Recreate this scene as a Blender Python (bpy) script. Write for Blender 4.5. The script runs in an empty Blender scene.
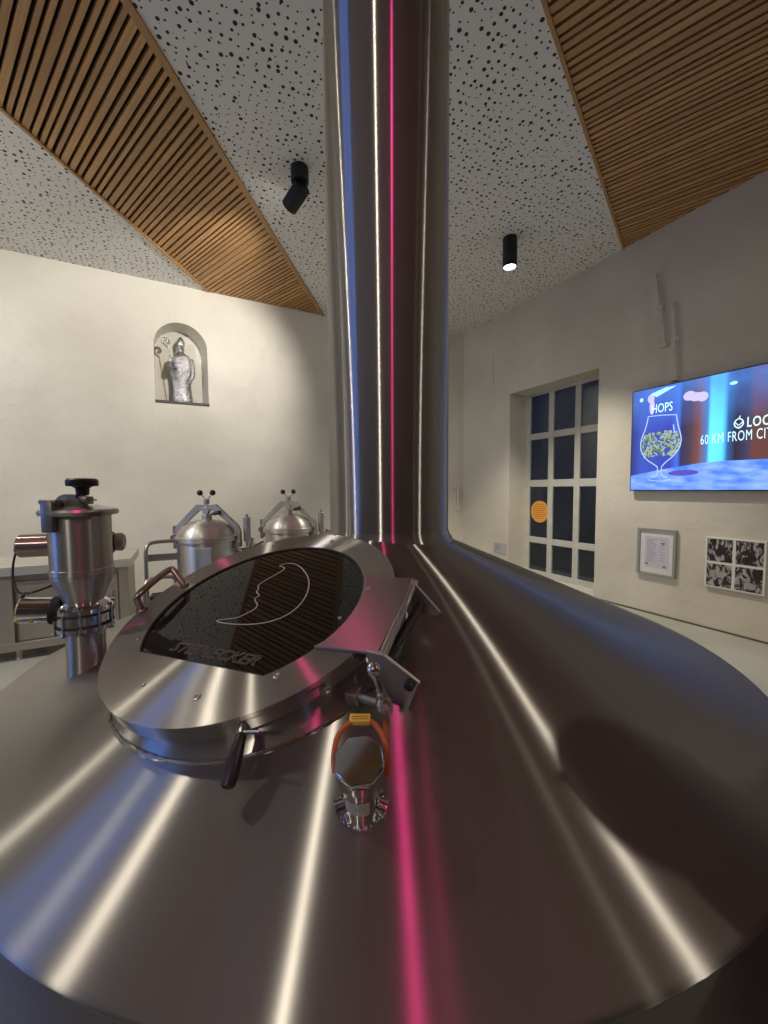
import bpy, bmesh, math, random
from math import sin, cos, pi, radians, atan2, hypot, sqrt
from mathutils import Vector, Matrix
random.seed(7)
COL = bpy.context.scene.collection
SC = bpy.context.scene
FLOOR = -0.15
CEIL = 4.7

# ------------------------------------------------------------------ camera
YAW, PITCH, ROLL = radians(27.49), radians(-3.4), radians(0.4)
fw = Vector((sin(YAW)*cos(PITCH), cos(YAW)*cos(PITCH), sin(PITCH)))
rt = Vector((cos(YAW), -sin(YAW), 0)); up = rt.cross(fw)
r2 = rt*cos(ROLL)-up*sin(ROLL); u2 = up*cos(ROLL)+rt*sin(ROLL)
cd = bpy.data.cameras.new('camera'); cam = bpy.data.objects.new('camera', cd); COL.objects.link(cam)
cam.matrix_world = Matrix(((r2.x,u2.x,-fw.x,0),(r2.y,u2.y,-fw.y,0),(r2.z,u2.z,-fw.z,1.5),(0,0,0,1)))
cd.sensor_fit = 'HORIZONTAL'; cd.sensor_width = 36; cd.lens = 392/768*36; cd.clip_start = 0.01
SC.camera = cam

# ------------------------------------------------------------------ world, exposure
w = bpy.data.worlds.new('world'); SC.world = w; w.use_nodes = True
w.node_tree.nodes['Background'].inputs[0].default_value = (0.10, 0.16, 0.30, 1)
w.node_tree.nodes['Background'].inputs[1].default_value = 0.4
SC.view_settings.view_transform = 'Standard'; SC.view_settings.look = 'None'
SC.view_settings.gamma = 1; SC.view_settings.use_curve_mapping = False
SC.view_settings.exposure = 0.3

WARM = (1.0, 0.90, 0.74); WHITE = (1.0, 0.94, 0.84); PINK = (1.0, 0.05, 0.28)
# ceiling spotlights: name -> (position of the lit face, aim, watts, colour, cone angle, blend)
LAMPS = [
 # kind, ceiling x, y, aim, power, colour, angle, label
 ('tilt', 1.17, 4.02, (-0.05, 7.25, 3.2), 260, WHITE, 84, 'black tilting ceiling spotlight left of the steel pipe, aimed at the statue niche'),
 ('down', 3.87, 3.88, None, 360, WARM, 98, 'black cylindrical downlight glowing white under the perforated ceiling right of the pipe'),
 ('tilt', -3.6, -3.05, (0.7, 1.0, 1.0), 190, WARM, 60, 'black tilting ceiling spotlight behind the photographer to the left, aimed at the kettle'),
 ('down', -2.0, 2.37, None, 60, WARM, 140, 'black ceiling downlight out beyond the left edge of the kettle'),
 ('down', -2.1, 3.25, None, 15, WARM, 120, 'small second black downlight beyond the left edge of the kettle'),
 ('down', 3.15, -1.9, None, 62, WARM, 150, 'black downlight above the right side of the kettle, near the slatted panel'),
 ('down', 2.5, -3.0, None, 5, WARM, 130, 'black ceiling downlight behind the photographer to the right'),
 ('tilt', -3.6, 3.2, (-0.6, 7.1, 1.6), 280, WHITE, 110, 'unseen tilting ceiling spotlight added far left to wash the wall with the niche'),  # added wall washer, no lamp known here; brightens the niche wall
 ('tilt', 3.5, -3.4, (5.4, 2.4, 1.2), 90, WARM, 60, 'unseen tilting ceiling spotlight added far behind the photographer to wash the television wall'),  # wall washer added out of view to lighten the television wall
 ('down', -4.7, 4.4, None, 120, WARM, 150, 'black ceiling downlight in the far left corner of the room'),
 ('tilt', -0.3, -1.4, (0.55, 1.0, 1.2), 33, PINK, 60, 'pink ceiling spotlight behind the photographer'),
 ('led', 1.72, 2.17, None, 8, PINK, 120, 'tiny pink glowing light in the ceiling at the top of the pipe'),
]

# ------------------------------------------------------------------ materials
def new_mat(name):
    m = bpy.data.materials.new(name); m.use_nodes = True
    nt = m.node_tree; b = nt.nodes['Principled BSDF']
    return m, nt, b
def N(nt, t, **kw):
    n = nt.nodes.new(t)
    for k, v in kw.items():
        if hasattr(n, k): setattr(n, k, v)
        else: n.inputs[k].default_value = v
    return n
def simple(name, col, rough=.5, metal=0, spec=.5, emit=None, es=0):
    m, nt, b = new_mat(name)
    b.inputs['Base Color'].default_value = (*col, 1); b.inputs['Roughness'].default_value = rough
    b.inputs['Metallic'].default_value = metal; b.inputs['Specular IOR Level'].default_value = spec
    if emit: b.inputs['Emission Color'].default_value = (*emit, 1); b.inputs['Emission Strength'].default_value = es
    return m
def varied(name, c1, c2, scale=8, rough=.5, metal=0, bump=0, bscale=60, stretch=(1,1,1), detail=4):
    """two-tone noise variation of a surface colour, with optional bump"""
    m, nt, b = new_mat(name)
    tc = N(nt,'ShaderNodeTexCoord'); mp = N(nt,'ShaderNodeMapping'); mp.inputs['Scale'].default_value = stretch
    nt.links.new(tc.outputs['Object'], mp.inputs[0])
    n = N(nt,'ShaderNodeTexNoise'); n.inputs['Scale'].default_value = scale; n.inputs['Detail'].default_value = detail
    nt.links.new(mp.outputs[0], n.inputs['Vector'])
    r = N(nt,'ShaderNodeValToRGB'); r.color_ramp.elements[0].position=.35; r.color_ramp.elements[1].position=.65
    r.color_ramp.elements[0].color = (*c1,1); r.color_ramp.elements[1].color = (*c2,1)
    nt.links.new(n.outputs['Fac'], r.inputs[0]); nt.links.new(r.outputs[0], b.inputs['Base Color'])
    b.inputs['Roughness'].default_value = rough; b.inputs['Metallic'].default_value = metal
    if bump:
        n2 = N(nt,'ShaderNodeTexNoise'); n2.inputs['Scale'].default_value = bscale; n2.inputs['Detail'].default_value = 5
        nt.links.new(mp.outputs[0], n2.inputs['Vector'])
        bp = N(nt,'ShaderNodeBump'); bp.inputs['Strength'].default_value = bump; bp.inputs['Distance'].default_value = .02
        nt.links.new(n2.outputs['Fac'], bp.inputs['Height']); nt.links.new(bp.outputs[0], b.inputs['Normal'])
    return m
def brushed(name, col, rough=.35, aniso=.8, axis='Z', haze=.24, along=None):
    """steel brushed round its axis: the highlight stretches across the brushing"""
    m, nt, b = new_mat(name)
    g = N(nt,'ShaderNodeBsdfAnisotropic'); g.distribution = 'GGX'
    g.inputs['Anisotropy'].default_value = aniso
    t = N(nt,'ShaderNodeTangent'); t.direction_type = 'RADIAL'; t.axis = axis
    if along:      # straight brushing along one direction
        cv = N(nt,'ShaderNodeCombineXYZ')
        for i in range(3): cv.inputs[i].default_value = along[i]
        nt.links.new(cv.outputs[0], g.inputs['Tangent'])
    else: nt.links.new(t.outputs[0], g.inputs['Tangent'])
    tc = N(nt,'ShaderNodeTexCoord'); n = N(nt,'ShaderNodeTexNoise')
    n.inputs['Scale'].default_value = 5; n.inputs['Detail'].default_value = 6
    nt.links.new(tc.outputs['Object'], n.inputs['Vector'])
    mr = N(nt,'ShaderNodeMapRange'); mr.inputs[1].default_value=.3; mr.inputs[2].default_value=.7
    mr.inputs[3].default_value = rough*.93; mr.inputs[4].default_value = rough*1.07
    nt.links.new(n.outputs['Fac'], mr.inputs[0]); nt.links.new(mr.outputs[0], g.inputs['Roughness'])
    mx = N(nt,'ShaderNodeMix'); mx.data_type='RGBA'
    mx.inputs[6].default_value = (*[c*.93 for c in col],1); mx.inputs[7].default_value = (*[min(1,c*1.05) for c in col],1)
    nt.links.new(n.outputs['Fac'], mx.inputs[0]); nt.links.new(mx.outputs[2], g.inputs['Color'])
    g2 = N(nt,'ShaderNodeBsdfAnisotropic'); g2.distribution = 'GGX'; g2.inputs['Roughness'].default_value = .62
    nt.links.new(mx.outputs[2], g2.inputs['Color'])
    ms = N(nt,'ShaderNodeMixShader'); ms.inputs[0].default_value = haze
    nt.links.new(g.outputs[0], ms.inputs[1]); nt.links.new(g2.outputs[0], ms.inputs[2])
    nt.links.new(ms.outputs[0], nt.nodes['Material Output'].inputs[0])
    return m
M = {}
M['kettle'] = brushed('brushed kettle steel', (.49,.475,.45), .36, .87)
M['stack'] = brushed('brushed pipe steel', (.52,.50,.48), .33, .86, haze=.14)
M['lid'] = brushed('brushed lid steel', (.52,.50,.47), .36, .82)
M['steel'] = brushed('brushed fitting steel', (.55,.535,.51), .34, .6)
M['plainsteel'] = varied('satin steel', (.50,.49,.47), (.58,.57,.55), 6, .33, 1)
M['cabsteel'] = varied('cabinet steel', (.42,.38,.32), (.49,.45,.38), 3, .5, .75, stretch=(1,1,.2))
M['tanksteel'] = brushed('tank steel', (.62,.61,.57), .42, .5)
M['chrome'] = varied('polished chrome', (.75,.74,.73), (.80,.79,.78), 3, .08, 1)
M['dullsteel2'] = varied('matt stainless', (.42,.41,.38), (.50,.49,.46), 12, .5, .9)
M['cabtop'] = varied('cabinet worktop steel', (.66,.63,.56), (.72,.69,.62), 3, .5, .7)
M['plate'] = varied('satin hinge steel', (.52,.49,.48), (.58,.55,.54), 8, .5, 1)
M['dullsteel'] = varied('dull cast steel', (.30,.28,.26), (.38,.36,.33), 20, .42, 1)
M['copperish'] = varied('reddish steel pipe', (.34,.27,.24), (.40,.32,.28), 8, .35, 1)
M['black'] = varied('black plastic', (.012,.012,.013), (.02,.02,.021), 20, .38)
M['lampblack'] = varied('matte black lamp housing', (.012,.012,.012), (.02,.02,.02), 20, .55)
M['rubber'] = varied('black rubber', (.015,.015,.015), (.03,.03,.03), 30, .7)
M['silver'] = varied('crinkled silver', (.36,.36,.38), (.62,.62,.64), 14, .24, 1, .9, 38)
M['white_paint'] = varied('white painted conduit', (.62,.60,.54), (.70,.68,.62), 10, .5)
M['orange'] = varied('orange rubber hose', (.42,.10,.02), (.50,.13,.03), 20, .45)
M['yellow'] = varied('yellow tag', (.75,.50,.06), (.82,.56,.08), 30, .5)
M['label'] = varied('silver label', (.42,.41,.38), (.55,.54,.50), 60, .4)
M['wood_trim'] = None
def plaster(name, c1, c2):
    m, nt, b = new_mat(name)
    tc = N(nt,'ShaderNodeTexCoord')
    n = N(nt,'ShaderNodeTexNoise'); n.inputs['Scale'].default_value=.9; n.inputs['Detail'].default_value=6
    nt.links.new(tc.outputs['Object'], n.inputs['Vector'])
    r = N(nt,'ShaderNodeValToRGB'); r.color_ramp.elements[0].position=.35; r.color_ramp.elements[1].position=.62
    r.color_ramp.elements[0].color=(*c1,1); r.color_ramp.elements[1].color=(*c2,1)
    nt.links.new(n.outputs['Fac'], r.inputs[0]); nt.links.new(r.outputs[0], b.inputs['Base Color'])
    b.inputs['Roughness'].default_value=.42
    n1 = N(nt,'ShaderNodeTexNoise'); n1.inputs['Scale'].default_value=2.2; n1.inputs['Detail'].default_value=8; n1.inputs['Roughness'].default_value=.6
    nt.links.new(tc.outputs['Object'], n1.inputs['Vector'])
    bp = N(nt,'ShaderNodeBump'); bp.inputs['Strength'].default_value=.35; bp.inputs['Distance'].default_value=.06
    nt.links.new(n1.outputs['Fac'], bp.inputs['Height']); nt.links.new(bp.outputs[0], b.inputs['Normal'])
    return m
M['plaster'] = plaster('uneven cream plaster', (.60,.57,.49), (.68,.655,.575))
M['plaster_in'] = plaster('niche plaster', (.68,.66,.56), (.74,.72,.62))
M['floor'] = varied('grey green resin floor', (.36,.37,.33), (.44,.45,.40), 1.5, .35, 0, .05, 30)
M['darkroom'] = varied('dark brown panelling', (.12,.085,.065), (.18,.125,.095), 2, .5, stretch=(4,4,.3))
M['frame_paint'] = varied('grey white painted frame', (.50,.50,.46), (.56,.56,.52), 6, .45)
def perforated():
    m, nt, b = new_mat('perforated acoustic plasterboard')
    tc = N(nt,'ShaderNodeTexCoord')
    def dots(scale, rmin, rmax, rnd, off):
        mp = N(nt,'ShaderNodeMapping'); mp.inputs['Location'].default_value=(off,off*.7,0)
        nt.links.new(tc.outputs['Object'], mp.inputs[0])
        v = N(nt,'ShaderNodeTexVoronoi'); v.voronoi_dimensions='2D'; v.inputs['Scale'].default_value=scale; v.inputs['Randomness'].default_value=rnd
        nt.links.new(mp.outputs[0], v.inputs['Vector'])
        sp = N(nt,'ShaderNodeSeparateColor'); nt.links.new(v.outputs['Color'], sp.inputs[0])
        pw = N(nt,'ShaderNodeMath', operation='POWER'); pw.inputs[1].default_value=1.6; nt.links.new(sp.outputs[0], pw.inputs[0])
        mr = N(nt,'ShaderNodeMapRange'); mr.inputs[3].default_value=rmin*scale; mr.inputs[4].default_value=rmax*scale
        nt.links.new(pw.outputs[0], mr.inputs[0])
        lt = N(nt,'ShaderNodeMath', operation='LESS_THAN')
        nt.links.new(v.outputs['Distance'], lt.inputs[0]); nt.links.new(mr.outputs[0], lt.inputs[1])
        return lt
    a = dots(15, .006, .0165, .7, 0); c = dots(13, -.003, .008, 1, 3.3)
    mx = N(nt,'ShaderNodeMath', operation='MAXIMUM'); nt.links.new(a.outputs[0], mx.inputs[0]); nt.links.new(c.outputs[0], mx.inputs[1])
    mc = N(nt,'ShaderNodeMix'); mc.data_type='RGBA'
    mc.inputs[6].default_value=(.78,.77,.74,1); mc.inputs[7].default_value=(.025,.024,.022,1)
    nt.links.new(mx.outputs[0], mc.inputs[0]); nt.links.new(mc.outputs[2], b.inputs['Base Color'])
    b.inputs['Roughness'].default_value=.8
    return m
M['perf'] = perforated()
def wood(name, c1, c2, c3):
    m, nt, b = new_mat(name)
    tc = N(nt,'ShaderNodeTexCoord'); geo = N(nt,'ShaderNodeNewGeometry')
    # grain runs with the slats (their direction is turned to the x axis)
    mp = N(nt,'ShaderNodeMapping'); mp.inputs['Rotation'].default_value=(0,0,radians(66.3)); 
    nt.links.new(tc.outputs['Object'], mp.inputs[0])
    mp2 = N(nt,'ShaderNodeMapping'); mp2.inputs['Scale'].default_value=(1.2,30,30); nt.links.new(mp.outputs[0], mp2.inputs[0])
    n = N(nt,'ShaderNodeTexNoise'); n.inputs['Scale'].default_value=2.2; n.inputs['Detail'].default_value=6
    nt.links.new(mp2.outputs[0], n.inputs['Vector'])
    r = N(nt,'ShaderNodeValToRGB'); r.color_ramp.elements[0].position=.3; r.color_ramp.elements[1].position=.7
    r.color_ramp.elements[0].color=(*c1,1); r.color_ramp.elements[1].color=(*c2,1)
    nt.links.new(n.outputs['Fac'], r.inputs[0])
    mx = N(nt,'ShaderNodeMix'); mx.data_type='RGBA'; mx.inputs[7].default_value=(*c3,1)
    ml = N(nt,'ShaderNodeMath', operation='MULTIPLY'); ml.inputs[1].default_value=.7
    nt.links.new(geo.outputs['Random Per Island'], ml.inputs[0]); nt.links.new(ml.outputs[0], mx.inputs[0])
    nt.links.new(r.outputs[0], mx.inputs[6]); nt.links.new(mx.outputs[2], b.inputs['Base Color'])
    b.inputs['Roughness'].default_value=.5
    return m
M['slat'] = wood('larch slats', (.50,.27,.10), (.66,.38,.155), (.36,.19,.08))
M['wood_trim'] = wood('larch trim', (.42,.23,.085), (.54,.31,.12), (.42,.23,.09))
M['felt'] = varied('black acoustic felt', (.012,.009,.007), (.02,.015,.012), 30, .9)

# ------------------------------------------------------------------ mesh helpers
def frame_to(p0, p1):
    z = (Vector(p1)-Vector(p0)); L = z.length; z.normalize()
    a = Vector((1,0,0)) if abs(z.x) < .9 else Vector((0,1,0))
    x = a.cross(z).normalized(); y = z.cross(x)
    m = Matrix(((x.x,y.x,z.x,p0[0]),(x.y,y.y,z.y,p0[1]),(x.z,y.z,z.z,p0[2]),(0,0,0,1)))
    return m, L
def add_lathe(bm, prof, seg=48, T=None, capA=True, capB=True):
    """revolve (r, z) pairs about z; T places it"""
    T = T or Matrix(); rings = []
    for r, z in prof:
        if r < 1e-6: rings.append([bm.verts.new(T@Vector((0,0,z)))])
        else: rings.append([bm.verts.new(T@Vector((r*cos(2*pi*i/seg), r*sin(2*pi*i/seg), z))) for i in range(seg)])
    for a, b in zip(rings, rings[1:]):
        for i in range(seg):
            j = (i+1) % seg
            if len(a) == 1 and len(b) == 1: continue
            if len(a) == 1: bm.faces.new((a[0], b[j], b[i]))
            elif len(b) == 1: bm.faces.new((a[i], a[j], b[0]))
            else: bm.faces.new((a[i], a[j], b[j], b[i]))
    if capA and len(rings[0]) > 1: bm.faces.new(rings[0][::-1])
    if capB and len(rings[-1]) > 1: bm.faces.new(rings[-1])
    return bm
def add_cyl(bm, p0, p1, r0, r1=None, seg=24, ch=None):
    r1 = r0 if r1 is None else r1
    T, L = frame_to(p0, p1)
    c = min(r0, r1, L)*.12 if ch is None else ch
    if c > 0: prof = [(r0-c,0),(r0,c),(r1,L-c),(r1-c,L)]
    else: prof = [(r0,0),(r1,L)]
    return add_lathe(bm, prof, seg, T)
def add_tube(bm, pts, r, seg=10, closed=False, smooth=0):
    P = [Vector(p) for p in pts]
    for _ in range(smooth):
        Q = []
        n = len(P)
        rng = range(n) if closed else range(n-1)
        if not closed: Q.append(P[0])
        for i in rng:
            a, b = P[i], P[(i+1)%n]; Q += [a*.75+b*.25, a*.25+b*.75]
        if not closed: Q.append(P[-1])
        P = Q
    n = len(P); rings = []; prev = None
    for i, p in enumerate(P):
        if closed: t = P[(i+1)%n]-P[i-1]
        else: t = P[min(i+1,n-1)]-P[max(i-1,0)]
        t.normalize()
        if prev is None:
            a = Vector((0,0,1)) if abs(t.z) < .9 else Vector((1,0,0)); x = a.cross(t).normalized()
        else: x = (prev - t*prev.dot(t)).normalized()
        prev = x; y = t.cross(x)
        rr = r(i/(n-1)) if callable(r) else r
        rings.append([bm.verts.new(p+x*rr*cos(2*pi*k/seg)+y*rr*sin(2*pi*k/seg)) for k in range(seg)])
    pairs = list(zip(rings, rings[1:]))
    for a, b in pairs:
        for k in range(seg): bm.faces.new((a[k], a[(k+1)%seg], b[(k+1)%seg], b[k]))
    if closed:
        a, b = rings[-1], rings[0]
        off = min(range(seg), key=lambda o: sum((a[k].co-b[(k+o)%seg].co).length for k in range(seg)))
        for k in range(seg): bm.faces.new((a[k], a[(k+1)%seg], b[(k+1+off)%seg], b[(k+off)%seg]))
    else:
        bm.faces.new(rings[0][::-1]); bm.faces.new(rings[-1])
    return bm
def add_box(bm, lo, hi, bev=0, T=None):
    t = bmesh.new(); bmesh.ops.create_cube(t, size=1)
    for v in t.verts: v.co = Vector((lo[i]+(v.co[i]+.5)*(hi[i]-lo[i]) for i in range(3)))
    if bev: bmesh.ops.bevel(t, geom=t.edges[:], offset=bev, segments=2, affect='EDGES', profile=.5)
    return merge(bm, t, T)
def merge(bm, t, T=None):
    mp = {v: bm.verts.new((T@v.co) if T else v.co) for v in t.verts}
    for f in t.faces:
        try: bm.faces.new([mp[v] for v in f.verts])
        except ValueError: pass
    t.free(); return bm
def add_prism(bm, poly, z0, z1, T=None, bev=0):
    t = bmesh.new()
    a = [t.verts.new((p[0],p[1],z0)) for p in poly]; b = [t.verts.new((p[0],p[1],z1)) for p in poly]
    t.faces.new(a[::-1]); t.faces.new(b); n=len(poly)
    for i in range(n): t.faces.new((a[i],a[(i+1)%n],b[(i+1)%n],b[i]))
    bmesh.ops.recalc_face_normals(t, faces=t.faces)
    if bev: bmesh.ops.bevel(t, geom=t.edges[:], offset=bev, segments=1, affect='EDGES')
    return merge(bm, t, T)
def add_sphere(bm, c, r, seg=20, scale=(1,1,1), T=None):
    t = bmesh.new(); bmesh.ops.create_uvsphere(t, u_segments=seg, v_segments=max(8,seg//2), radius=1)
    for v in t.verts: v.co = Vector((c[0]+v.co.x*r*scale[0], c[1]+v.co.y*r*scale[1], c[2]+v.co.z*r*scale[2]))
    return merge(bm, t, T)
def add_curve2d(bm, loops, depth, T=None, z=0):
    """flat shape with holes, extruded: loops[0] outline, the rest holes; spans z..z+depth"""
    cu = bpy.data.curves.new('tmp','CURVE'); cu.dimensions='2D'; cu.fill_mode='BOTH'; cu.extrude=depth/2
    for L in loops:
        s = cu.splines.new('POLY'); s.points.add(len(L)-1); s.use_cyclic_u=True
        for i, p in enumerate(L): s.points[i].co=(p[0],p[1],0,1)
    o = bpy.data.objects.new('tmp', cu); me = o.to_mesh()
    t = bmesh.new(); t.from_mesh(me); o.to_mesh_clear(); bpy.data.objects.remove(o); bpy.data.curves.remove(cu)
    for v in t.verts: v.co.z += depth/2+z
    bmesh.ops.remove_doubles(t, verts=t.verts, dist=1e-5)
    return merge(bm, t, T)
def add_text(bm, txt, size, T, depth=.0008, outline=0, shear=0, sx=1, spacing=1, offset=0):
    cu = bpy.data.curves.new('tmp','FONT'); cu.body=txt; cu.size=size; cu.shear=shear; cu.space_character=spacing
    cu.resolution_u=3; cu.offset=offset
    if outline: cu.fill_mode='NONE' if hasattr(cu,'fill_mode') else cu.fill_mode; cu.bevel_depth=outline; cu.bevel_resolution=1
    else: cu.extrude=depth/2
    o = bpy.data.objects.new('tmp', cu); COL.objects.link(o)
    dg = bpy.context.evaluated_depsgraph_get(); dg.update()
    me = o.evaluated_get(dg).to_mesh(); t = bmesh.new(); t.from_mesh(me)
    bpy.data.objects.remove(o); bpy.data.curves.remove(cu)
    for v in t.verts: v.co.x *= sx
    return merge(bm, t, T)
W = {}
def obj(name, bm, mat, parent=None, T=None, smooth=35, double=False):
    me = bpy.data.meshes.new(name)
    bmesh.ops.recalc_face_normals(bm, faces=bm.faces) if not double else None
    bm.to_mesh(me); bm.free()
    for m in (mat if isinstance(mat, list) else [mat]): me.materials.append(m)
    if smooth:
        me.polygons.foreach_set('use_smooth',[True]*len(me.polygons)); me.set_sharp_from_angle(angle=radians(smooth))
    o = bpy.data.objects.new(name, me); COL.objects.link(o)
    Tw = T or Matrix()
    if parent is not None:
        o.parent = parent; o.matrix_parent_inverse = W[parent.name].inverted()
    o.matrix_basis = Tw; W[o.name] = Tw
    return o
def tag(o, label=None, cat=None, group=None, kind=None):
    if label: o['label']=label
    if cat: o['category']=cat
    if group: o['group']=group
    if kind: o['kind']=kind
    return o
def thing(name, label, cat, loc, group=None):
    o = bpy.data.objects.new(name, None); COL.objects.link(o); o.empty_display_size=.1
    o.matrix_basis = Matrix.Translation(loc); W[o.name] = o.matrix_basis.copy()
    return tag(o, label, cat, group)
def B(): return bmesh.new()
def dup(root, delta, label, scale=1.0):
    """copy of a thing with its parts and sub-parts, moved by delta"""
    def rec(o, parent):
        c = o.copy(); COL.objects.link(c)
        if parent is not None:
            c.parent = parent; c.matrix_parent_inverse = o.matrix_parent_inverse.copy()
        for ch in [x for x in list(bpy.data.objects) if x.parent == o]: rec(ch, c)
        return c
    c = rec(root, None); c.location = Vector(root.location)+Vector(delta); c['label'] = label
    return c

# ------------------------------------------------------------------ the room
X0, X1, Y0, Y1 = -6.0, 5.4, -5.0, 7.1
b = B(); add_box(b, (X0-.3,Y0-.3,FLOOR-.2), (X1+1.2,Y1+.8,FLOOR)); tag(obj('floor', b, M['floor'], smooth=0), kind='structure')

# wall behind the tanks (with the arched niche) : local x = world x, local y = world z, extruded along +Y
def arch(xl, xr, zb, zt, n=20, skew=0):
    r = (xr-xl)/2; cx = (xl+xr)/2; zc = zt-r*1.0
    pts = [(xl,zb),(xr,zb)]
    for i in range(n+1):
        a = pi*i/n; pts.append((cx+r*cos(a), zc+r*sin(a)))
    return pts
TXZ = Matrix(((1,0,0,0),(0,0,1,Y1),(0,1,0,0),(0,0,0,1)))   # (x,z,depth) -> world
front = arch(-.28,.475,2.88,4.13); back = arch(-.285,.40,2.90,4.10)
b = B(); add_curve2d(b, [[(X0-.3,FLOOR),(2.9,FLOOR),(2.9,CEIL),(X0-.3,CEIL)], front], .02, TXZ)
n = len(front)
fv = [b.verts.new(TXZ@Vector((p[0],p[1],.01))) for p in front]; bv = [b.verts.new(TXZ@Vector((p[0],p[1],.34))) for p in back]
for i in range(n): b.faces.new((fv[i],fv[(i+1)%n],bv[(i+1)%n],bv[i]))
b.faces.new(bv)
# bent stretch running to the corner behind the pipe
add_prism(b, [(2.88,Y1),(X1+.02,6.69),(X1+.02,6.9),(2.88,Y1+.25)], FLOOR, CEIL)
tag(obj('wall_back', b, M['plaster'], smooth=50, double=True), kind='structure')
# right wall with the tall window opening: local x = world y, local y = world z, extruded +X
TYZ = Matrix(((0,0,1,X1),(1,0,0,0),(0,1,0,0),(0,0,0,1)))
b = B(); add_curve2d(b, [[(Y0-.3,FLOOR),(Y1+.3,FLOOR),(Y1+.3,CEIL),(Y0-.3,CEIL)], [(3.655,FLOOR+.02),(5.37,FLOOR+.02),(5.37,3.21),(3.655,3.21)]], .5, TYZ)
tag(obj('wall_right', b, M['plaster'], smooth=0), kind='structure')
b = B(); add_box(b, (X0-.3,Y0-.3,FLOOR), (X0,Y1+.3,CEIL)); tag(obj('wall_left', b, M['plaster'], smooth=0), kind='structure')
b = B(); add_box(b, (X0,Y0-.3,FLOOR), (X1,Y0,CEIL)); tag(obj('wall_front', b, M['darkroom'], smooth=0), kind='structure')
# thin dark joint where the right wall meets the floor
b = B(); add_box(b, (X1-.012,Y0,FLOOR), (X1,3.655,FLOOR+.02)); tag(obj('baseboard_right', b, varied('dark joint',(.10,.09,.08),(.14,.13,.11),5,.7), smooth=0), kind='structure')

# window: painted steel grid with dark night glass
def window_right():
    fx0, fx1 = 5.83, 5.88
    m = B()
    Y = lambda a,b_,c,d: add_box(m, (fx0,a,c), (fx1,b_,d), .004)
    Y(5.274,5.40,FLOOR,3.25)
    for y in (4.818,4.298,3.78): Y(y-.053,y+.053,FLOOR,3.25)
    for k,z in enumerate((.533,1.587,2.435)): add_box(m, (fx0+.003,3.6,z-.055-(.015 if k==1 else 0)),(fx1-.003,5.37,z+.055),.004)
    add_box(m, (fx0-.004,3.6,3.175),(fx1+.004,5.40,3.25),.004); add_box(m,(fx0-.004,3.6,FLOOR),(fx1+.004,5.40,FLOOR+.12),.004)
    w_ = obj('window_1', m, M['frame_paint'], smooth=0); tag(w_, kind='structure')
    g = B(); add_box(g, (5.85,3.6,FLOOR),(5.862,5.4,3.2))
    gm, nt, bs = new_mat('night window glass'); bs.inputs['Base Color'].default_value=(.75,.8,.82,1); bs.inputs['Roughness'].default_value=.02
    bs.inputs['Transmission Weight'].default_value=1; bs.inputs['IOR'].default_value=1.45
    obj('glass', g, gm, w_, smooth=0)
    return w_
window_right()
# outside the window: a dim blue courtyard floor and wall seen through the glass
b = B(); add_box(b, (5.9,1.0,FLOOR-.06),(9.5,9,FLOOR-.01)); tag(obj('courtyard_paving', b, varied('wet paving',(.05,.055,.07),(.09,.10,.12),3,.4), smooth=0), kind='structure')
b = B(); add_box(b, (9.3,1.0,FLOOR),(9.5,9,6)); tag(obj('courtyard_wall', b, varied('dusk wall',(.12,.13,.17),(.16,.17,.22),1,.8), smooth=0), kind='structure')
# unseen window added in the left wall; its glowing pane puts blue on the steel
def added_window_left():
    m = B()
    for y in (.6,1.5,2.4): add_box(m,(X0-.01,y-.05,.9),(X0+.05,y+.05,3.6),.004)
    for z in (.9,2.25,3.6): add_box(m,(X0-.01,.55,z-.05),(X0+.05,2.45,z+.05),.004)
    w_ = obj('added_window', m, M['frame_paint'], smooth=0); tag(w_, kind='structure')
    g = B(); add_box(g,(X0+.001,.6,.9),(X0+.01,2.4,3.6)); obj('glass', g, simple('added dusk glow pane',(.02,.03,.06),.1,0,.5,(.10,.28,1.0),3.2), w_, smooth=0)
added_window_left()

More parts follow.
